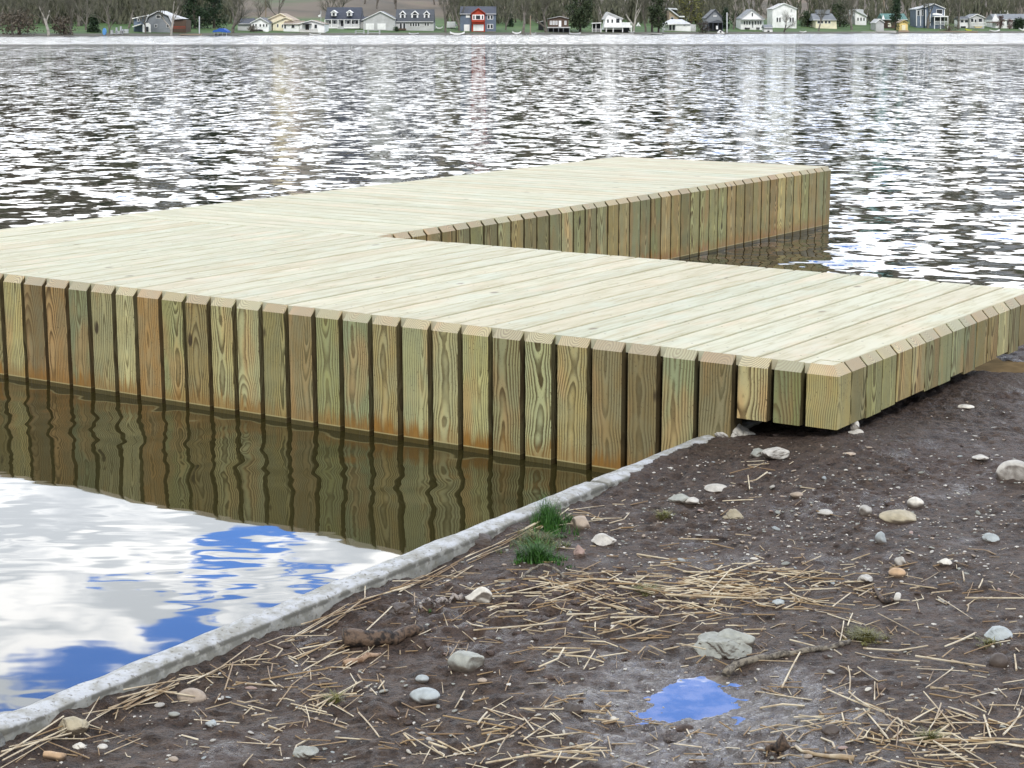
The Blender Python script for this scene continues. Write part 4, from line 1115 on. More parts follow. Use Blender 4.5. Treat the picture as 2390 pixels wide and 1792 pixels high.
# 11 low white with hip roof
h = H('house', 'low white bungalow with hipped pale roof and dark glazed doors', HC, 1583, 72)
h.wall([(1552, 72), (1552, 55), (1612, 56), (1612, 72)], 'white', 8); h.siderf(1553, 1611, 55, 44.5, 'roofw', 8, inset=16)
h.poly('roof', [(1549, 56), (1578, 54), (1578, 56.5), (1549, 58)], 'white', -1.5, 2)
for a in (1562, 1570): h.win(a, 58, a + 5, 70)
h.win(1595, 57.5, 1600, 59.5); h.wall([(1612, 72), (1612, 56), (1625, 57), (1625, 72)], 'lgrey', 6, .6, 'garage_wing')
h = H('house', 'tan house with slanting white roof edge showing above the white bungalow', HC, 1575, 56)
h.wall([(1560, 56), (1562, 24), (1583, 36), (1584, 56)], 'tan', 7); h.poly('roof', [(1559, 20), (1561, 18), (1584, 36), (1583, 38.5)], 'roofw', -.5, 8); h.poly('roof', [(1559, 18), (1580, 19), (1582, 23), (1562, 20)], 'roofw', .5, 6)
h.box('porch_roof', 1584, 37, 1597, 40, 'white', -1, 4); h.win(1566, 40, 1572, 46)
# 12 dark grey gable
h = H('house', 'dark grey steep-gabled house with shadowed porch', HC, 1668, 73)
h.wall([(1648, 73), (1648, 42), (1669, 23), (1687, 42), (1687, 73)], 'grey', 8); h.gable(1648, 42, 1669, 23, 1687, 41, 'dgrey', 'dgrey', 8)
h.poly('porch_roof', [(1650, 53), (1675, 46), (1687, 53)], 'dgrey', -2, 2); h.box('porch', 1652, 53, 1685, 71, 'dark', -.3, .25); h.win(1665, 36, 1672, 38, g='lgrey')
for a in (1652, 1662, 1674, 1684): h.box('post', a - .6, 53, a + .6, 72, 'slate', -1.9, .2)
h.box('canopy_chair', 1669, 60, 1673, 68, 'white', -2.2, .5); h.poly('ramp', [(1635, 55), (1637, 54), (1655, 74), (1652, 74)], 'dgrey', -2, .5)
# 13 white gable
h = H('house', 'bright white steep-gabled house with enclosed porch windows', HC, 1756, 69)
h.wall([(1729, 69), (1729, 43), (1755, 22), (1782, 43), (1782, 69)], 'white', 9); h.gable(1729, 43, 1755, 22, 1782, 43, 'grey', 'lgrey', 9, th=1)
h.win(1754.5, 30, 1757.5, 38); h.box('porch_roof', 1728, 44.5, 1783, 46, 'lgrey', -1.2, 1.2)
for a in (1736, 1742, 1748, 1755, 1762, 1768, 1774): h.win(a, 49, a + 3, 57 if a != 1755 else 64, f=.5)
h.box('skirt', 1738, 64, 1750, 68, 'dark', -.15, .1); h.box('skirt', 1765, 63, 1773, 68, 'dark', -.15, .1); h.rail(1740, 1775, 60, 65, 'white', -1.5)
h = H('shed', 'small white shed with grey roof between the two white houses', 'shed', 1793, 74)
h.wall([(1784, 74), (1784, 64), (1803, 64), (1803, 74)], 'white', 4); h.siderf(1784, 1803, 64, 57, 'grey', 4); h.box('door', 1791, 71, 1796, 74, 'dark', -.08, .05)
# 14 white two storey
h = H('house', 'tall white house behind the gnarled bare tree', HC, 1830, 65)
h.wall([(1803, 60), (1803, 21), (1830, 8), (1859, 20), (1859, 60)], 'white', 9); h.gable(1803, 21, 1830, 8.5, 1859, 20, 'lgrey', 'white', 9)
for a in (1812.5, 1818.5, 1843, 1849): h.win(a, 41, a + 3.5, 51)
h.win(1845, 21, 1849, 28, g='lgrey'); h.box('foundation', 1804, 58, 1858, 68, 'lgrey', .3, 8); h.box('opening', 1831, 58, 1858, 66, 'dark', .2, .1); h.rail(1836, 1852, 52, 60, 'grey')
h = H('tent', 'small green pointed tent beside the tall white house', 'tent', 1868, 60)
m = MB(); a, b, c, d = h.p(1859, 60), h.p(1877, 60), h.p(1877, 60, 2.5), h.p(1859, 60, 2.5); t = h.p(1864, 45, 1.2); m.poly([a, b, c, d, t], [(0, 1, 4), (1, 2, 4), (2, 3, 4), (3, 0, 4), (0, 3, 2, 1)]); h.add(m, 'canvas', 'green')
# 15 blue roof cottage
h = H('house', 'cream cottage under a blue-grey roof half hidden by trees', HC, 1928, 66)
h.wall([(1904, 66), (1904, 46), (1952, 48), (1954, 66)], 'cream', 8); h.siderf(1898, 1951, 46, 31, 'grey', 8, inset=3)
for a in (1908, 1916, 1925, 1933): h.win(a, 48.5, a + 5, 54)
h.box('gable_dormer', 1912, 22, 1942, 32, 'grey', 3, 3)
# 16 white house
h = H('house', 'white narrow-fronted house with tall chimney-like gable right of the blue-roofed cottage', HC, 2010, 58)
h.wall([(1996, 58), (1996, 24), (2014, 23), (2015, 32), (2022, 38), (2022, 58)], 'white', 8); h.poly('roof', [(1994, 24), (2000, 21), (2014, 22), (2015, 30), (2024, 37), (2023, 39), (2012, 33), (1998, 26)], 'roofw', -.5, 9)
for a in (2001, 2008, 2015): h.win(a, 41, a + 3, 48, f=.4)
h.rail(1999, 2012, 55, 62); h.wall([(1968, 60), (1968, 33), (1996, 36), (1996, 60)], 'lgrey', 6, 2, 'wing'); h.win(1972, 40, 1978, 46, dy=2); h.win(1984, 42, 1990, 48, dy=2)
# car
h = H('parked_car', 'small white car parked on the lawn right of the narrow white house', 'car', 2043, 48)
h.poly('body', [(2033, 46.5), (2033, 42.5), (2036, 41.5), (2039, 38), (2046, 38), (2049, 41.5), (2052, 42.5), (2052, 46.5)], 'white', 0, 1.8)
h.poly('window', [(2037, 41.5), (2039.5, 38.8), (2042, 38.8), (2042, 41.5)], 'glass', -.04, .03); h.poly('window', [(2042.8, 41.5), (2042.8, 38.8), (2045.6, 38.8), (2047.8, 41.5)], 'glass', -.04, .03)
for a in (2036.5, 2048): h.poly('wheel', [(a + 2 * math.cos(t), 46.5 + 1.7 * math.sin(t)) for t in np.linspace(0, 6.28, 9)[:-1]], 'dark', -.1, 1.9)
# 17 sheds
h = H('boathouse', 'pale blue-grey boathouse with narrow peaked front at the water', 'boathouse', 2054, 72)
h.wall([(2044, 72), (2044, 53), (2052, 44), (2063, 52), (2063, 72)], 'lgrey', 6); h.gable(2044, 53, 2053, 45, 2063, 52, 'lgrey', 'white', 6); h.poly('finial', [(2058, 45), (2061, 34), (2065, 45)], 'white', -.2, .2)
h = H('house', 'teal-roofed cabin behind a dark spruce', HC, 2090, 66)
h.wall([(2063, 68), (2063, 45), (2116, 45), (2116, 68)], 'brown', 7); h.siderf(2062, 2117, 45, 31, 'teal', 8); h.win(2073, 54, 2079, 62, g='cream')
h = H('shed', 'bright yellow gabled shed near the water under the teal roof', 'shed', 2109, 71)
h.wall([(2099, 71), (2099, 53), (2109, 47.5), (2119, 53), (2119, 71)], 'yellow', 4); h.gable(2099, 53, 2109, 47.5, 2119, 53, 'tan', 'yellow', 4, th=.8); h.box('door', 2105, 58, 2113, 70, 'cream', -.06, .05); h.box('pane', 2108, 51, 2110, 53, 'glass', -.06, .05)
# 18 blue-grey two storey
h = H('house', 'blue-grey two-storey house with white corner trim and covered deck', HC, 2172, 66)
h.wall([(2160, 66), (2160, 17), (2178, 9), (2205, 20), (2205, 66)], 'blue', 8); h.gable(2160, 17, 2179, 9, 2205, 20, 'grey', depth=8)
h.wall([(2141, 66), (2141, 20), (2160, 16), (2160, 66)], 'blue', 7, 1.2, 'wing'); h.poly('roof', [(2139, 20), (2160, 14.5), (2160, 16.5), (2139, 22)], 'roofw', .8, 8)
for a in (2141.5, 2151, 2160.5, 2171, 2204): h.box('trim', a - .8, 22, a + .8, 60, 'white', -.12 if a > 2155 else 1.05, .12)
h.win(2186, 22, 2199, 32); h.win(2144, 24, 2148, 36, dy=1.2); h.win(2154, 22, 2157, 36, dy=1.2)
h.box('deck_roof', 2175, 37, 2208, 39.5, 'white', -2.5, 3); h.box('opening', 2178, 39.5, 2205, 50, 'dark', -.1, .1); h.rail(2175, 2207, 49, 57, 'white', -2.5, 14)
for a in (2176, 2190, 2207): h.box('post', a - .7, 39, a + .7, 68, 'white', -2.4, .2)
h = H('canoe', 'white canoe stored upside down under the roof of the blue-grey house deck', 'canoe', 2188, 37, Y=h.Y - 2)
h.poly('hull', [(2177, 33), (2180, 30.5), (2186, 30), (2196, 32), (2203, 36), (2196, 35.5), (2184, 34.5), (2178, 35)], 'white', 0, .8)
h = H('gas_tank', 'white egg-shaped tank on the lawn left of the blue-grey house', 'tank', 2136, 62)
m = MB(); c_ = h.p(2136, 57, .5); v, f = rock_verts(.32, .3, .48, 0, 1, 2); m.poly([(a + c_.x, b + c_.y, q + c_.z) for a, b, q in v], f); h.add(m, 'tank_body', 'white')
# 19 small white cottage
h = H('house', 'little white and grey cottage with a yellow canoe leaning on its porch', HC, 2280, 66)
h.wall([(2263, 66), (2263, 42), (2280, 33.5), (2297, 41), (2297, 66)], 'lgrey', 7); h.gable(2263, 42, 2280, 33.5, 2297, 41, 'grey', depth=7)
h.wall([(2241, 66), (2241, 45), (2263, 44), (2263, 66)], 'white', 5, 1, 'wing'); h.siderf(2241, 2265, 44, 38, 'dgrey', 5, 1); h.win(2244, 47, 2251, 52, dy=1); h.win(2254, 47, 2261, 52, dy=1)
h.win(2275, 45, 2279, 52); h.win(2266, 43, 2272, 51); h.win(2284, 43, 2292, 51); h.rail(2264, 2298, 52, 60, 'white'); h.box('opening', 2242, 61, 2254, 66, 'dark', -.1, .1)
yk = H('canoe', 'yellow canoe lying in front of the little white and grey cottage', 'canoe', 2284, 66, Y=h.Y - 2.2)
yk.poly('hull', [(2274, 61), (2277, 64.5), (2290, 64.5), (2293, 61), (2289, 62), (2278, 62)], 'yellow', 0, .8)
yk = H('kayak', 'lime green kayak on the bank left of the little white and grey cottage', 'kayak', 2262, 71)
yk.poly('hull', [(2254, 66), (2258, 68), (2268, 70), (2268, 72.5), (2258, 72), (2254, 69)], 'lime', 0, .7)
# 20 right
h = H('house', 'grey-roofed white house cut by the right edge behind a red-brown bush', HC, 2355, 66)
h.wall([(2317, 66), (2317, 46), (2400, 46), (2400, 66)], 'white', 8); h.siderf(2320, 2402, 45, 32, 'grey', 8, inset=2); h.poly('gable_front', [(2316, 48), (2323, 32), (2330, 45), (2330, 50), (2316, 50)], 'white', -.4, 1)
for a in (2335, 2350): h.win(a, 49, a + 4, 58)
h.poly('porch_roof', [(2302, 51), (2326, 51), (2326, 53), (2302, 53)], 'brown', -1.5, 2); h.win(2372, 48, 2384, 58)
h = H('camper', 'white camper parked uphill behind the grey-roofed house at right', 'camper', 2346, 36)
h.box('body', 2337, 24.5, 2357, 33, 'white', 0, 2.4); h.win(2343, 27, 2348, 29, dy=0, frame=None); h.box('wheel', 2341, 33, 2344, 36, 'dark', .1, 2.2); h.box('wheel', 2350, 33, 2353, 36, 'dark', .1, 2.2)
# hidden small a-frame
h = H('playhouse', 'tiny white peaked playhouse between two bare trunks', 'playhouse', 1490, 62)
h.poly('body', [(1485, 61), (1490, 52), (1496, 61)], 'white', 0, 1.5); h.box('door', 1489, 57, 1491.5, 61, 'lgrey', -.05, .04)

# ---- small things along the far shore
def kayak(px, py, w, hh, mat, label, cat, name='kayak', dep=.7):
    h = H(name, label, cat, px, py); n = 10
    pts = [(px - w/2 + w * i / n, py - hh * (.45 + .55 * abs(2*i/n - 1) ** 3)) for i in range(n + 1)] + [(px + w/2 - w * i / n, py - hh * .45 * (abs(2*i/n - 1) ** 2)) for i in range(n + 1)]
    h.poly('hull', pts, mat, 0, dep); return h
h = H('kayak', 'bright blue kayak standing on end by the water at far left', 'kayak', 243, 81)
h.poly('hull', [(243 + 4.5 * math.sin(t) * (1 if t < 3.14 else .9), 73.5 - 8.5 * math.cos(t)) for t in np.linspace(0, 6.28, 13)[:-1]], 'sky', 0, .5)
h = H('dock_sections', 'white pulled-out dock sections stacked on the bank right of the blue kayak', 'dock parts', 278, 80)
m = MB()
for a, b, c, d in ((258, 70, 262, 82), (270, 64, 272, 80), (280, 61, 282, 78), (290, 68, 298, 74), (268, 72, 292, 74), (275, 75, 298, 77), (262, 77, 286, 78.5), (284, 68, 287, 80)):
    m.prism([h.p(a, b), h.p(c, b), h.p(c, d), h.p(a, d)], (0, .8, 0))
h.add(m, 'frame', 'steel')
h = H('canopy', 'royal blue boat canopy on a lift by the water below the dark spruces', 'canopy', 514, 82)
h.poly('cover', [(495, 75), (498, 71), (506, 69), (511, 66), (520, 66), (526, 70), (531, 73), (531, 76), (513, 74)], 'royal', 0, 3.5)
for a in (499, 508, 518, 528): h.box('leg', a - .5, 75, a + .5, 83, 'steel', .3, .15)
kayak(1067, 81, 34, 8, 'white', 'white shrink-wrapped boat on the lawn left of the red and blue house', 'boat', 'boat', 2)
kayak(1025, 67, 15, 6, 'white', 'small white boat on the grass right of the three-dormer house', 'boat', 'boat', 1.5)
h = H('trailer', 'white box trailer on the grass left of the red and blue house', 'trailer', 1053, 66)
h.box('body', 1043, 50, 1062, 64, 'white', 0, 2.4); h.poly('tongue', [(1062, 55), (1069, 59), (1069, 60.5), (1062, 62)], 'lgrey', .8, .4); h.box('wheel', 1050, 63, 1054, 66.5, 'dark', .1, 2.2)
kayak(1206, 79, 20, 7, 'white', 'white motorboat on the bank right of the red and blue house', 'boat', 'boat', 1.5)
kayak(1342, 80, 26, 5, 'roofw', 'pale rowing boat on the shore right of the brown house', 'boat', 'boat', 1.2)
kayak(1245, 81, 12, 6, 'lgrey', 'grey upturned dinghy left of the brown house', 'boat', 'boat', 1.2)
kayak(965, 80, 22, 4, 'roofw', 'pale flat boat in front of the three-dormer house', 'boat', 'boat', 1.2)
kayak(735, 81, 26, 3, 'white', 'low white board at the waterline below the long low house', 'boat', 'boat', .8)
kayak(1875, 75, 14, 3, 'white', 'small white boat on the grass right of the gnarled tree', 'boat', 'boat', .9)
kayak(2323, 73, 22, 4, 'white', 'white rowing boat at the waterline near the right edge', 'boat', 'boat', 1.2)
kayak(2388, 71, 14, 6, 'white', 'white boat bow cut by the right edge', 'boat', 'boat', 1.2)
kayak(1474, 76, 14, 4, 'roofw', 'pale upturned boat under the lopsided white house', 'boat', 'boat', 1.)
h = H('pedal_boat', 'white swan-like pedal boat at the waterline below the dark grey gable', 'pedal boat', 1682, 80)
h.poly('hull', [(1674, 79), (1676, 74), (1681, 70), (1686, 73), (1691, 76), (1690, 80), (1684, 78), (1680, 80)], 'white', 0, 1.4); h.box('seat', 1680, 72, 1684, 76, 'dark', -.06, .05)
def lift(x0, x1, y0, y1, label):
    h = H('boat_lift', label, 'boat lift', (x0 + x1) / 2, y1)
    for dy in (0, 2.2):
        for a in (x0, x1): h.box('leg', a - .5, y0, a + .5, y1, 'steel', dy, .12)
        h.box('beam', x0, y0, x1, y0 + .8, 'steel', dy + .01, .1); h.box('beam', x0, (y0+y1)/2, x1, (y0+y1)/2 + .7, 'steel', dy + .01, .1)
lift(829, 848, 71, 79, 'smaller empty boat lift frame on the lawn below the two-dormer house')
lift(858, 885, 70, 81, 'larger empty boat lift frame at the water below the garage')
lift(1540, 1549, 67, 76, 'dark little lift frame left of the white bungalow')
for a, b, y0, y1, mt, lb in ((1275, 1400, 79, 80.6, 'concrete', 'long pale sea wall in front of the brown house'), (1395, 1480, 77.6, 79.2, 'concrete', 'pale sea wall in front of the lopsided white house'),
                             (2012, 2045, 73.5, 76, 'concrete', 'pale low wall left of the boathouse'), (1500, 1545, 77.2, 78.8, 'concrete', 'pale sea wall between bare trees left of the bungalow'),
                             (2190, 2282, 72.3, 74.5, 'wood', 'long grey timber landing below the blue-grey house'), (2046, 2092, 71.5, 75.5, 'concrete', 'grey stone landing in front of the boathouse'), (420, 470, 78.8, 80, 'wood', 'brown plank landing left of the blue canopy'),
                             (2098, 2122, 70.5, 73.5, 'tan', 'tan stone step in front of the yellow shed')):
    h = H('landing' if 'landing' in lb else 'low_wall', lb, 'landing' if 'landing' in lb else 'wall', (a + b) / 2, y1, Y=yshore((a + b) / 2) + .6); h.box('slab', a, y0, b, y1 + 1.5, mt, 0, 1.)
def pole(px, y0, y1, w, mat, label, cat='pole', name='pole', cross=False):
    h = H(name, label, cat, px, y1); h.box('shaft', px - w/2, y0, px + w/2, y1 + 1, mat, 0, .3)
    if cross: h.box('crossarm', px - 7, y0 + 2, px + 7, y0 + 3.2, mat, -.1, .15)
pole(620, -20, 46, 2.6, 'wood', 'pale utility pole behind the cream house', 'utility pole', 'utility_pole', True)
pole(1057, 15, 50, 1.6, 'wood', 'short lamp pole behind the white box trailer')
pole(1238, 36, 80, 2.4, 'wood', 'bare wooden post left of the brown house')
pole(1697, 29, 76, 2.2, 'roofw', 'pale post right of the dark grey gable')
pole(2063, -30, 38, 2.6, 'wood', 'tall utility pole behind the boathouse', 'utility pole', 'utility_pole', True)
pole(465, 38, 78, 2.0, 'roofw', 'white birch-like post below the dark spruces')
h = H('flag', 'small white flag on a pole left of the two-dormer house', 'flag', 749, 66); h.box('pole', 748.5, 24, 749.5, 67, 'steel', 0, .1); h.poly('cloth', [(748, 33), (742, 36), (744, 40), (748, 38)], 'white', 0, .05)

# ---- trees
def bark(name, c): return cmat(name, c, .9, .3, 1.5)
M_tr = bark('tree_bark', (.16, .145, .125)); M_tw = bark('bare_twigs', (.125, .122, .092)); M_pale = bark('pale_bark', (.36, .34, .30)); M_dk = bark('dark_bark', (.07, .06, .05))
def bare_tree(seed, Ht=12., spread=.55, trunk=.28, density=1.):
    r = np.random.default_rng(seed); T = MB(); C = MB()
    def grow(p, d, L, rad, lvl):
        n = 3; pts = [p]; dd = d
        for i in range(n):
            dd = (dd + Vector(r.normal(0, .12, 3)) + Vector((0, 0, .06))).normalized(); pts.append(pts[-1] + dd * (L / n))
        rr = [rad * (1 - .35 * i / n) for i in range(n + 1)]
        (T if lvl < 2 else C).tube(pts, rr, 5 if lvl < 2 else 3, False)
        if lvl >= 5: return
        kids = {0: 4, 1: 4, 2: 4, 3: 4, 4: 3}[lvl]
        for k in range(kids):
            i = n if k == 0 else int(r.integers(1, n + 1)); q = pts[i]
            ax = Vector(r.normal(0, 1, 3)); ax.normalize()
            ang = spread * (.5 if k == 0 else 1.15) * r.uniform(.6, 1.2)
            nd = (dd + ax.cross(dd) * math.tan(ang) * 1.0)
            nd.normalize(); nd.z = nd.z * .8 + .12
            grow(q, nd.normalized(), L * r.uniform(.58, .8), max(rr[i] * r.uniform(.5, .72), .012), lvl + 1)
    grow(Vector((0, 0, -.3)), Vector((r.normal(0, .06), 0, 1)).normalized(), Ht * .30, trunk, 0)
    return T, C
BT = []
for i in range(6):
    T, C = bare_tree(40 + i, 12, [.5, .42, .6, .5, .36, .55][i], [.28, .22, .32, .2, .24, .3][i])
    a = bpy.data.meshes.new('trunk'); a.from_pydata(T.v, [], T.f); b = bpy.data.meshes.new('crown'); b.from_pydata(C.v, [], C.f)
    a.materials.append(M_tr); b.materials.append(M_tw); BT.append((a, b))
pale_mesh = {}
def place_tree(px, py, Ht, k, label, group=None, pale=False, Y=None, lean=0, dark=False):
    Y = ground_at(px, py) if Y is None else Y
    x = RY(px, py, Y).x
    o = empty('bare_tree', (x, Y, lz(x, Y) - .1), random.uniform(0, 6.28)); s = Ht / 12 * 1.0
    o.scale = (s, s, s); o.rotation_euler = (lean, 0, o.rotation_euler.z); tag(o, label, 'tree', group)
    t = link('trunk', BT[k][0], o); c = link('crown', BT[k][1], o)
    if pale or dark:
        key = (k, pale)
        if key not in pale_mesh:
            q = BT[k][0].copy(); q.materials.clear(); q.materials.append(M_pale if pale else M_dk); pale_mesh[key] = q
        t.data = pale_mesh[key]
    return o
TREES = [(113, 82, 11, 2, 'pale-trunked bare tree with a broken leaning limb at far left', True), (165, 80, 10, 0, 'grey bare tree between the pale broken tree and the blue kayak', False), (255, 78, 10, 3, 'brown bare tree behind the upright blue kayak', False),
 (30, 80, 9, 5, 'scrubby bare tree at the left edge of the far shore', False), (200, 70, 11, 4, 'thin bare tree left of the small dark bush', False), (300, 66, 11, 0, 'bare tree behind the gambrel house left side', False),
 (340, 78, 9, 3, 'slim bare tree in front of the gambrel house', False), (399, 82, 12, 4, 'pale thick trunk standing at the right corner of the gambrel house', True), (543, 77, 12, 2, 'large spreading bare tree left of the white cottage', False),
 (560, 70, 12, 1, 'second bare tree behind the large spreading one', False), (1040, 75, 12, 4, 'thin bare tree right of the three-dormer house', False), (1072, 72, 13, 1, 'bare tree touching the left side of the red and blue house', False),
 (1180, 70, 11, 3, 'bare tree right of the red and blue house', False), (1220, 78, 13, 0, 'forked bare tree behind the white motorboat', False), (1275, 75, 13, 2, 'thick bare tree left of the brown house', False), (1400, 62, 12, 4, 'bare tree left of the lopsided white house', False),
 (1478, 74, 14, 4, 'tall pale straight tree right of the lopsided white house', True), (1507, 74, 13, 1, 'grey forked tree left of the dark evergreen', False), (1522, 74, 12, 5, 'bare tree in front of the dark evergreen', False),
 (1910, 72, 9, 0, 'bare tree in front of the blue-roofed cottage', False), (1988, 70, 12, 2, 'dark bare tree in front of the narrow white house', False), (2165, 66, 13, 2, 'thick bare tree in front of the blue-grey house', False),
 (2237, 68, 14, 5, 'wide bare tree left of the little white and grey cottage', False), (2330, 55, 11, 0, 'bare tree behind the grey-roofed house', False), (2383, 60, 11, 3, 'bare tree at the right edge of the far shore', False), (1712, 68, 12, 4, 'bare tree right of the dark cypress', False), (1760, 40, 11, 1, 'bare tree behind the bright white steep-gabled house', False)]
for px, py, ht, k, lb, pale in TREES: place_tree(px, py, ht, k, lb, None, pale)
place_tree(1830, 75, 6.5, 2, 'gnarled dark bare tree in front of the tall white house', None, False, dark=True)
r = np.random.default_rng(77)
for i in range(105):
    px = r.uniform(-30, 2420)
    if 575 < px < 1030 and r.random() < .6: continue
    Y = yshore(px) + r.uniform(34, 120)
    place_tree(px, 60, r.uniform(8, 13), int(r.integers(6)), 'bare tree in the row behind the lakeside houses', 'bare trees behind the lakeside houses', False, Y)
# leafy crowns: trunk, then many small leaf faces in clumps
def leaf_mat(name, a, b):
    nb = new_mat(name); pos = nb.new('ShaderNodeNewGeometry').outputs['Position']
    n = nb.noise(pos, .9, 3, .6); n2 = nb.noise(pos, 4, 2, .6)
    c = nb.mix(nb.mapr(nb.m('ADD', nb.m('MULTIPLY', n, .6), nb.m('MULTIPLY', n2, .4)), .4, .6), a, b); setp(nb, Base_Color=c, Roughness=.7); return nb.mat
M_con_l = leaf_mat('conifer_needles', (.010, .028, .012), (.030, .058, .022)); M_yel = leaf_mat('spring_foliage', (.10, .105, .02), (.20, .19, .05)); M_ivy = leaf_mat('dark_foliage', (.020, .035, .014), (.055, .08, .03)); M_redb = leaf_mat('red_brown_twigs', (.06, .028, .022), (.13, .06, .05)); M_brn = leaf_mat('brown_brush', (.075, .062, .045), (.15, .125, .09))
def leafy(name, px, py, w, top, kind, mat, label, cat='tree', n=1400, sz=.22):
    Y = ground_at(px, py); s = Y / F; x = RY(px, py, Y).x; z0 = lz(x, Y); Wd = w * s; Ht = RY(px, top, Y).z - z0
    o = empty(name, (x, Y, z0)); tag(o, label, cat); r = np.random.default_rng(int(px)); T = MB()
    T.tube([(0, 0, -.3), (0, 0, Ht * .5), (0, 0, Ht * .9)], [Wd * .05 + .05, Wd * .03 + .03, .02], 6); T.build('trunk', M_dk, o)
    m = MB(); cl = []
    for i in range(60):
        t = r.uniform(.06, 1) if kind == 'cone' else r.uniform(.12, .95)
        if kind == 'cone': R_ = (1 - t) ** .8 * Wd / 2
        elif kind == 'column': R_ = Wd / 2 * min(1, (1 - t) * 3 + .2)
        else: R_ = Wd / 2 * math.sqrt(max(.05, 1 - (2 * t - 1) ** 2))
        a = r.uniform(0, 6.28); q = R_ * math.sqrt(r.random()) ; cl.append((math.cos(a) * q, math.sin(a) * q, t * Ht - (.1 * q if kind == 'cone' else 0)))
    for i in range(n):
        c = cl[int(r.integers(60))]; sg = Wd * .075 + .05
        p = Vector((c[0] + r.normal(0, sg), c[1] + r.normal(0, sg), max(c[2] + r.normal(0, sg), .05)))
        a = Vector(r.normal(0, 1, 3)).normalized() * sz * r.uniform(.6, 1.3); b = a.cross(Vector(r.normal(0, 1, 3))).normalized() * sz * .6
        m.poly([p - a, p + b, p + a, p - b], [(0, 1, 2, 3)])
    m.build('foliage', mat, o, fixn=False); return o
leafy('spruce', 455, 66, 62, -45, 'cone', M_con_l, 'left of the pair of large dark spruces behind the blue canopy', n=2600)
leafy('spruce', 500, 66, 66, -60, 'cone', M_con_l, 'right of the pair of large dark spruces behind the blue canopy', n=2600)
leafy('evergreen_bush', 219, 75, 28, 38, 'cone', M_con_l, 'small dark conical bush left of the upright blue kayak', 'bush')
leafy('conifer', 47, 30, 24, -10, 'cone', M_con_l, 'distant dark conifer on the hill at far left')
leafy('evergreen_tree', 1354, 74, 54, -25, 'round', M_ivy, 'big rounded dark green tree between the brown house and the white porch', n=3200)
leafy('conifer', 1192, 62, 14, 34, 'cone', M_con_l, 'small dark conifer right of the red and blue house', n=500)
leafy('evergreen_tree', 1537, 76, 38, -20, 'round', M_ivy, 'dark evergreen mass left of the white bungalow', n=2200)
leafy('cypress', 1693, 74, 14, 18, 'column', M_con_l, 'narrow dark cypress right of the dark grey gable', n=900)
leafy('cypress', 1718, 62, 18, 26, 'column', M_ivy, 'greener bushy column left of the bright white house', n=700)
leafy('spring_tree', 1612, 56, 66, -20, 'round', M_yel, 'yellow-green budding tree above the white bungalow', n=1100, sz=.2)
leafy('spring_tree', 1655, 46, 60, -25, 'round', M_yel, 'yellow-green budding tree behind the dark grey gable', n=1100, sz=.2)
leafy('evergreen_tree', 1960, 62, 46, 4, 'round', M_ivy, 'dark green tree right of the blue-roofed cottage', n=1500)
leafy('evergreen_tree', 1885, 62, 30, 26, 'round', M_ivy, 'green shrubby tree right of the green tent', n=900)
leafy('spruce', 2090, 70, 34, -25, 'cone', M_con_l, 'dark spruce standing in front of the teal-roofed cabin', n=1700)
leafy('conifer', 2197, 36, 18, -4, 'column', M_con_l, 'dark conifer behind the blue-grey house', n=600)
leafy('conifer', 2221, 46, 9, 28, 'cone', M_con_l, 'little dark conifer right of the blue-grey house', n=300)
leafy('evergreen_bush', 2378, 67, 26, 44, 'round', M_con_l, 'dark rounded bush in front of the grey-roofed house at right', 'bush')
leafy('red_shrub', 2334, 68, 18, 36, 'round', M_redb, 'red-brown twiggy bush in front of the grey-roofed house', 'bush', n=900, sz=.12)
leafy('red_shrub', 2356, 68, 12, 44, 'round', M_redb, 'smaller red-brown bush right of the twiggy one', 'bush', n=500, sz=.12)
leafy('shrub', 45, 80, 90, 28, 'round', M_brn, 'brown brushy thicket at the left end of the far shore', 'thicket', n=1500, sz=.2)
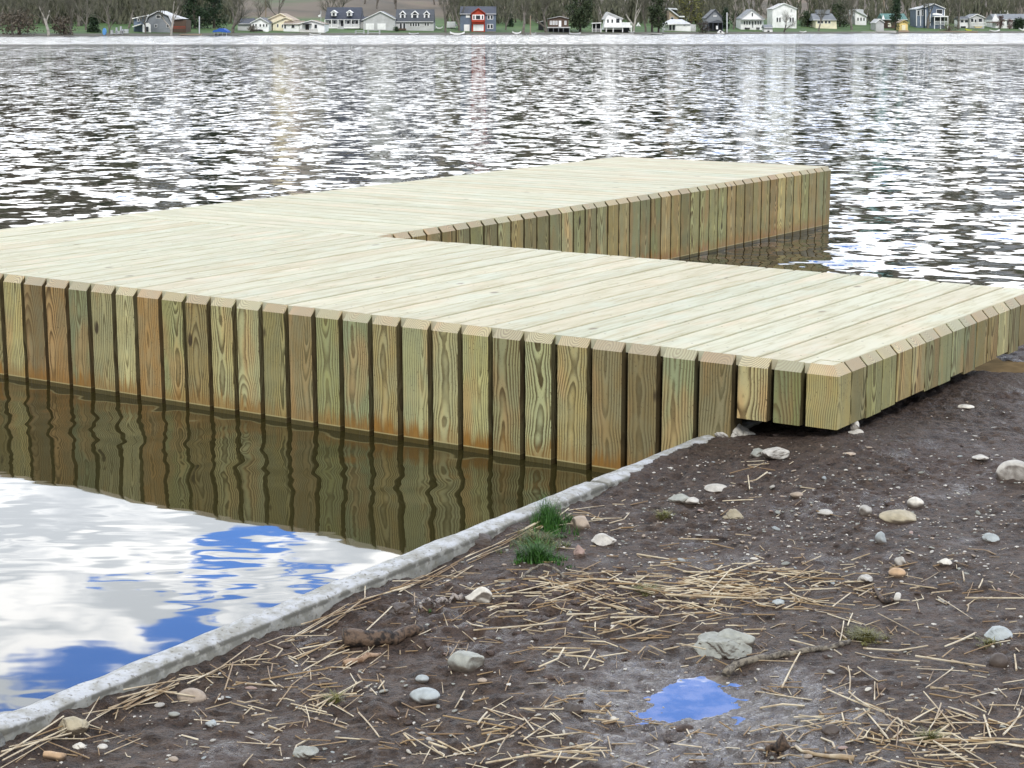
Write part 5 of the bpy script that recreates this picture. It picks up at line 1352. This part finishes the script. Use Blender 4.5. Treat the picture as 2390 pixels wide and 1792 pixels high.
leafy('shrub', 150, 80, 60, 40, 'round', M_brn, 'brown thicket behind the pale broken tree', 'thicket', n=900, sz=.2)
leafy('shrub', 590, 74, 22, 60, 'round', M_brn, 'low brown shrub under the white cottage', 'bush', n=350, sz=.12)
leafy('shrub', 925, 73, 12, 62, 'round', M_con_l, 'small dark shrub at the corner of the three-dormer house', 'bush', n=250, sz=.12)
leafy('shrub', 1640, 76, 30, 50, 'round', M_dk, 'dark bramble left of the dark grey gable', 'bush', n=700, sz=.14)
leafy('shrub', 2215, 72, 44, 58, 'round', M_brn, 'grey-brown brush on the bank below the blue-grey house', 'bush', n=700, sz=.12)
# woods on the hill: one mass nobody could count
N = 5200; m_v = []; m_f = []; r = np.random.default_rng(91)
for i in range(N):
    px = r.uniform(-450, 2850); s_ = 45 + 750 * r.random() ** 1.7; Y = yshore(px) + s_; X = (px - CX) / F * Y
    if 560 < px < 1060 and s_ < 210: continue
    if 1700 < px < 1800 and s_ < 110 and r.random() < .8: continue
    if fbm(np.float64(X), np.float64(Y), .012, 2) < -.25 and s_ < 350: continue
    z0 = lz(X, Y); Ht = r.uniform(4, 9); Wd = r.uniform(2.5, 5)
    for j in range(16):
        t = r.random(); a = r.uniform(0, 6.28); q = Wd / 2 * math.sqrt(r.random()) * (1 - .6 * t); c = np.array([X + math.cos(a) * q, Y + math.sin(a) * q, z0 + t * Ht])
        sz = r.uniform(.12, .3); up = r.uniform(.7, 1.9)
        d1 = np.array([r.normal(0, .25), 0, 1.]) * up; d2 = np.array([1., r.normal(0, .5), r.normal(0, .3)]) * sz
        b = len(m_v); m_v += [tuple(c - d1), tuple(c + d2), tuple(c + d1), tuple(c - d2)]; m_f.append((b, b+1, b+2, b+3))
me = bpy.data.meshes.new('hillside_woods'); me.from_pydata(m_v, [], m_f); me.materials.append(leaf_mat('winter_woods', (.055, .058, .036), (.125, .128, .082)))
o = link('hillside_woods', me); tag(o, 'grey-brown leafless woods covering the hill behind the houses', 'woods', kind='stuff')
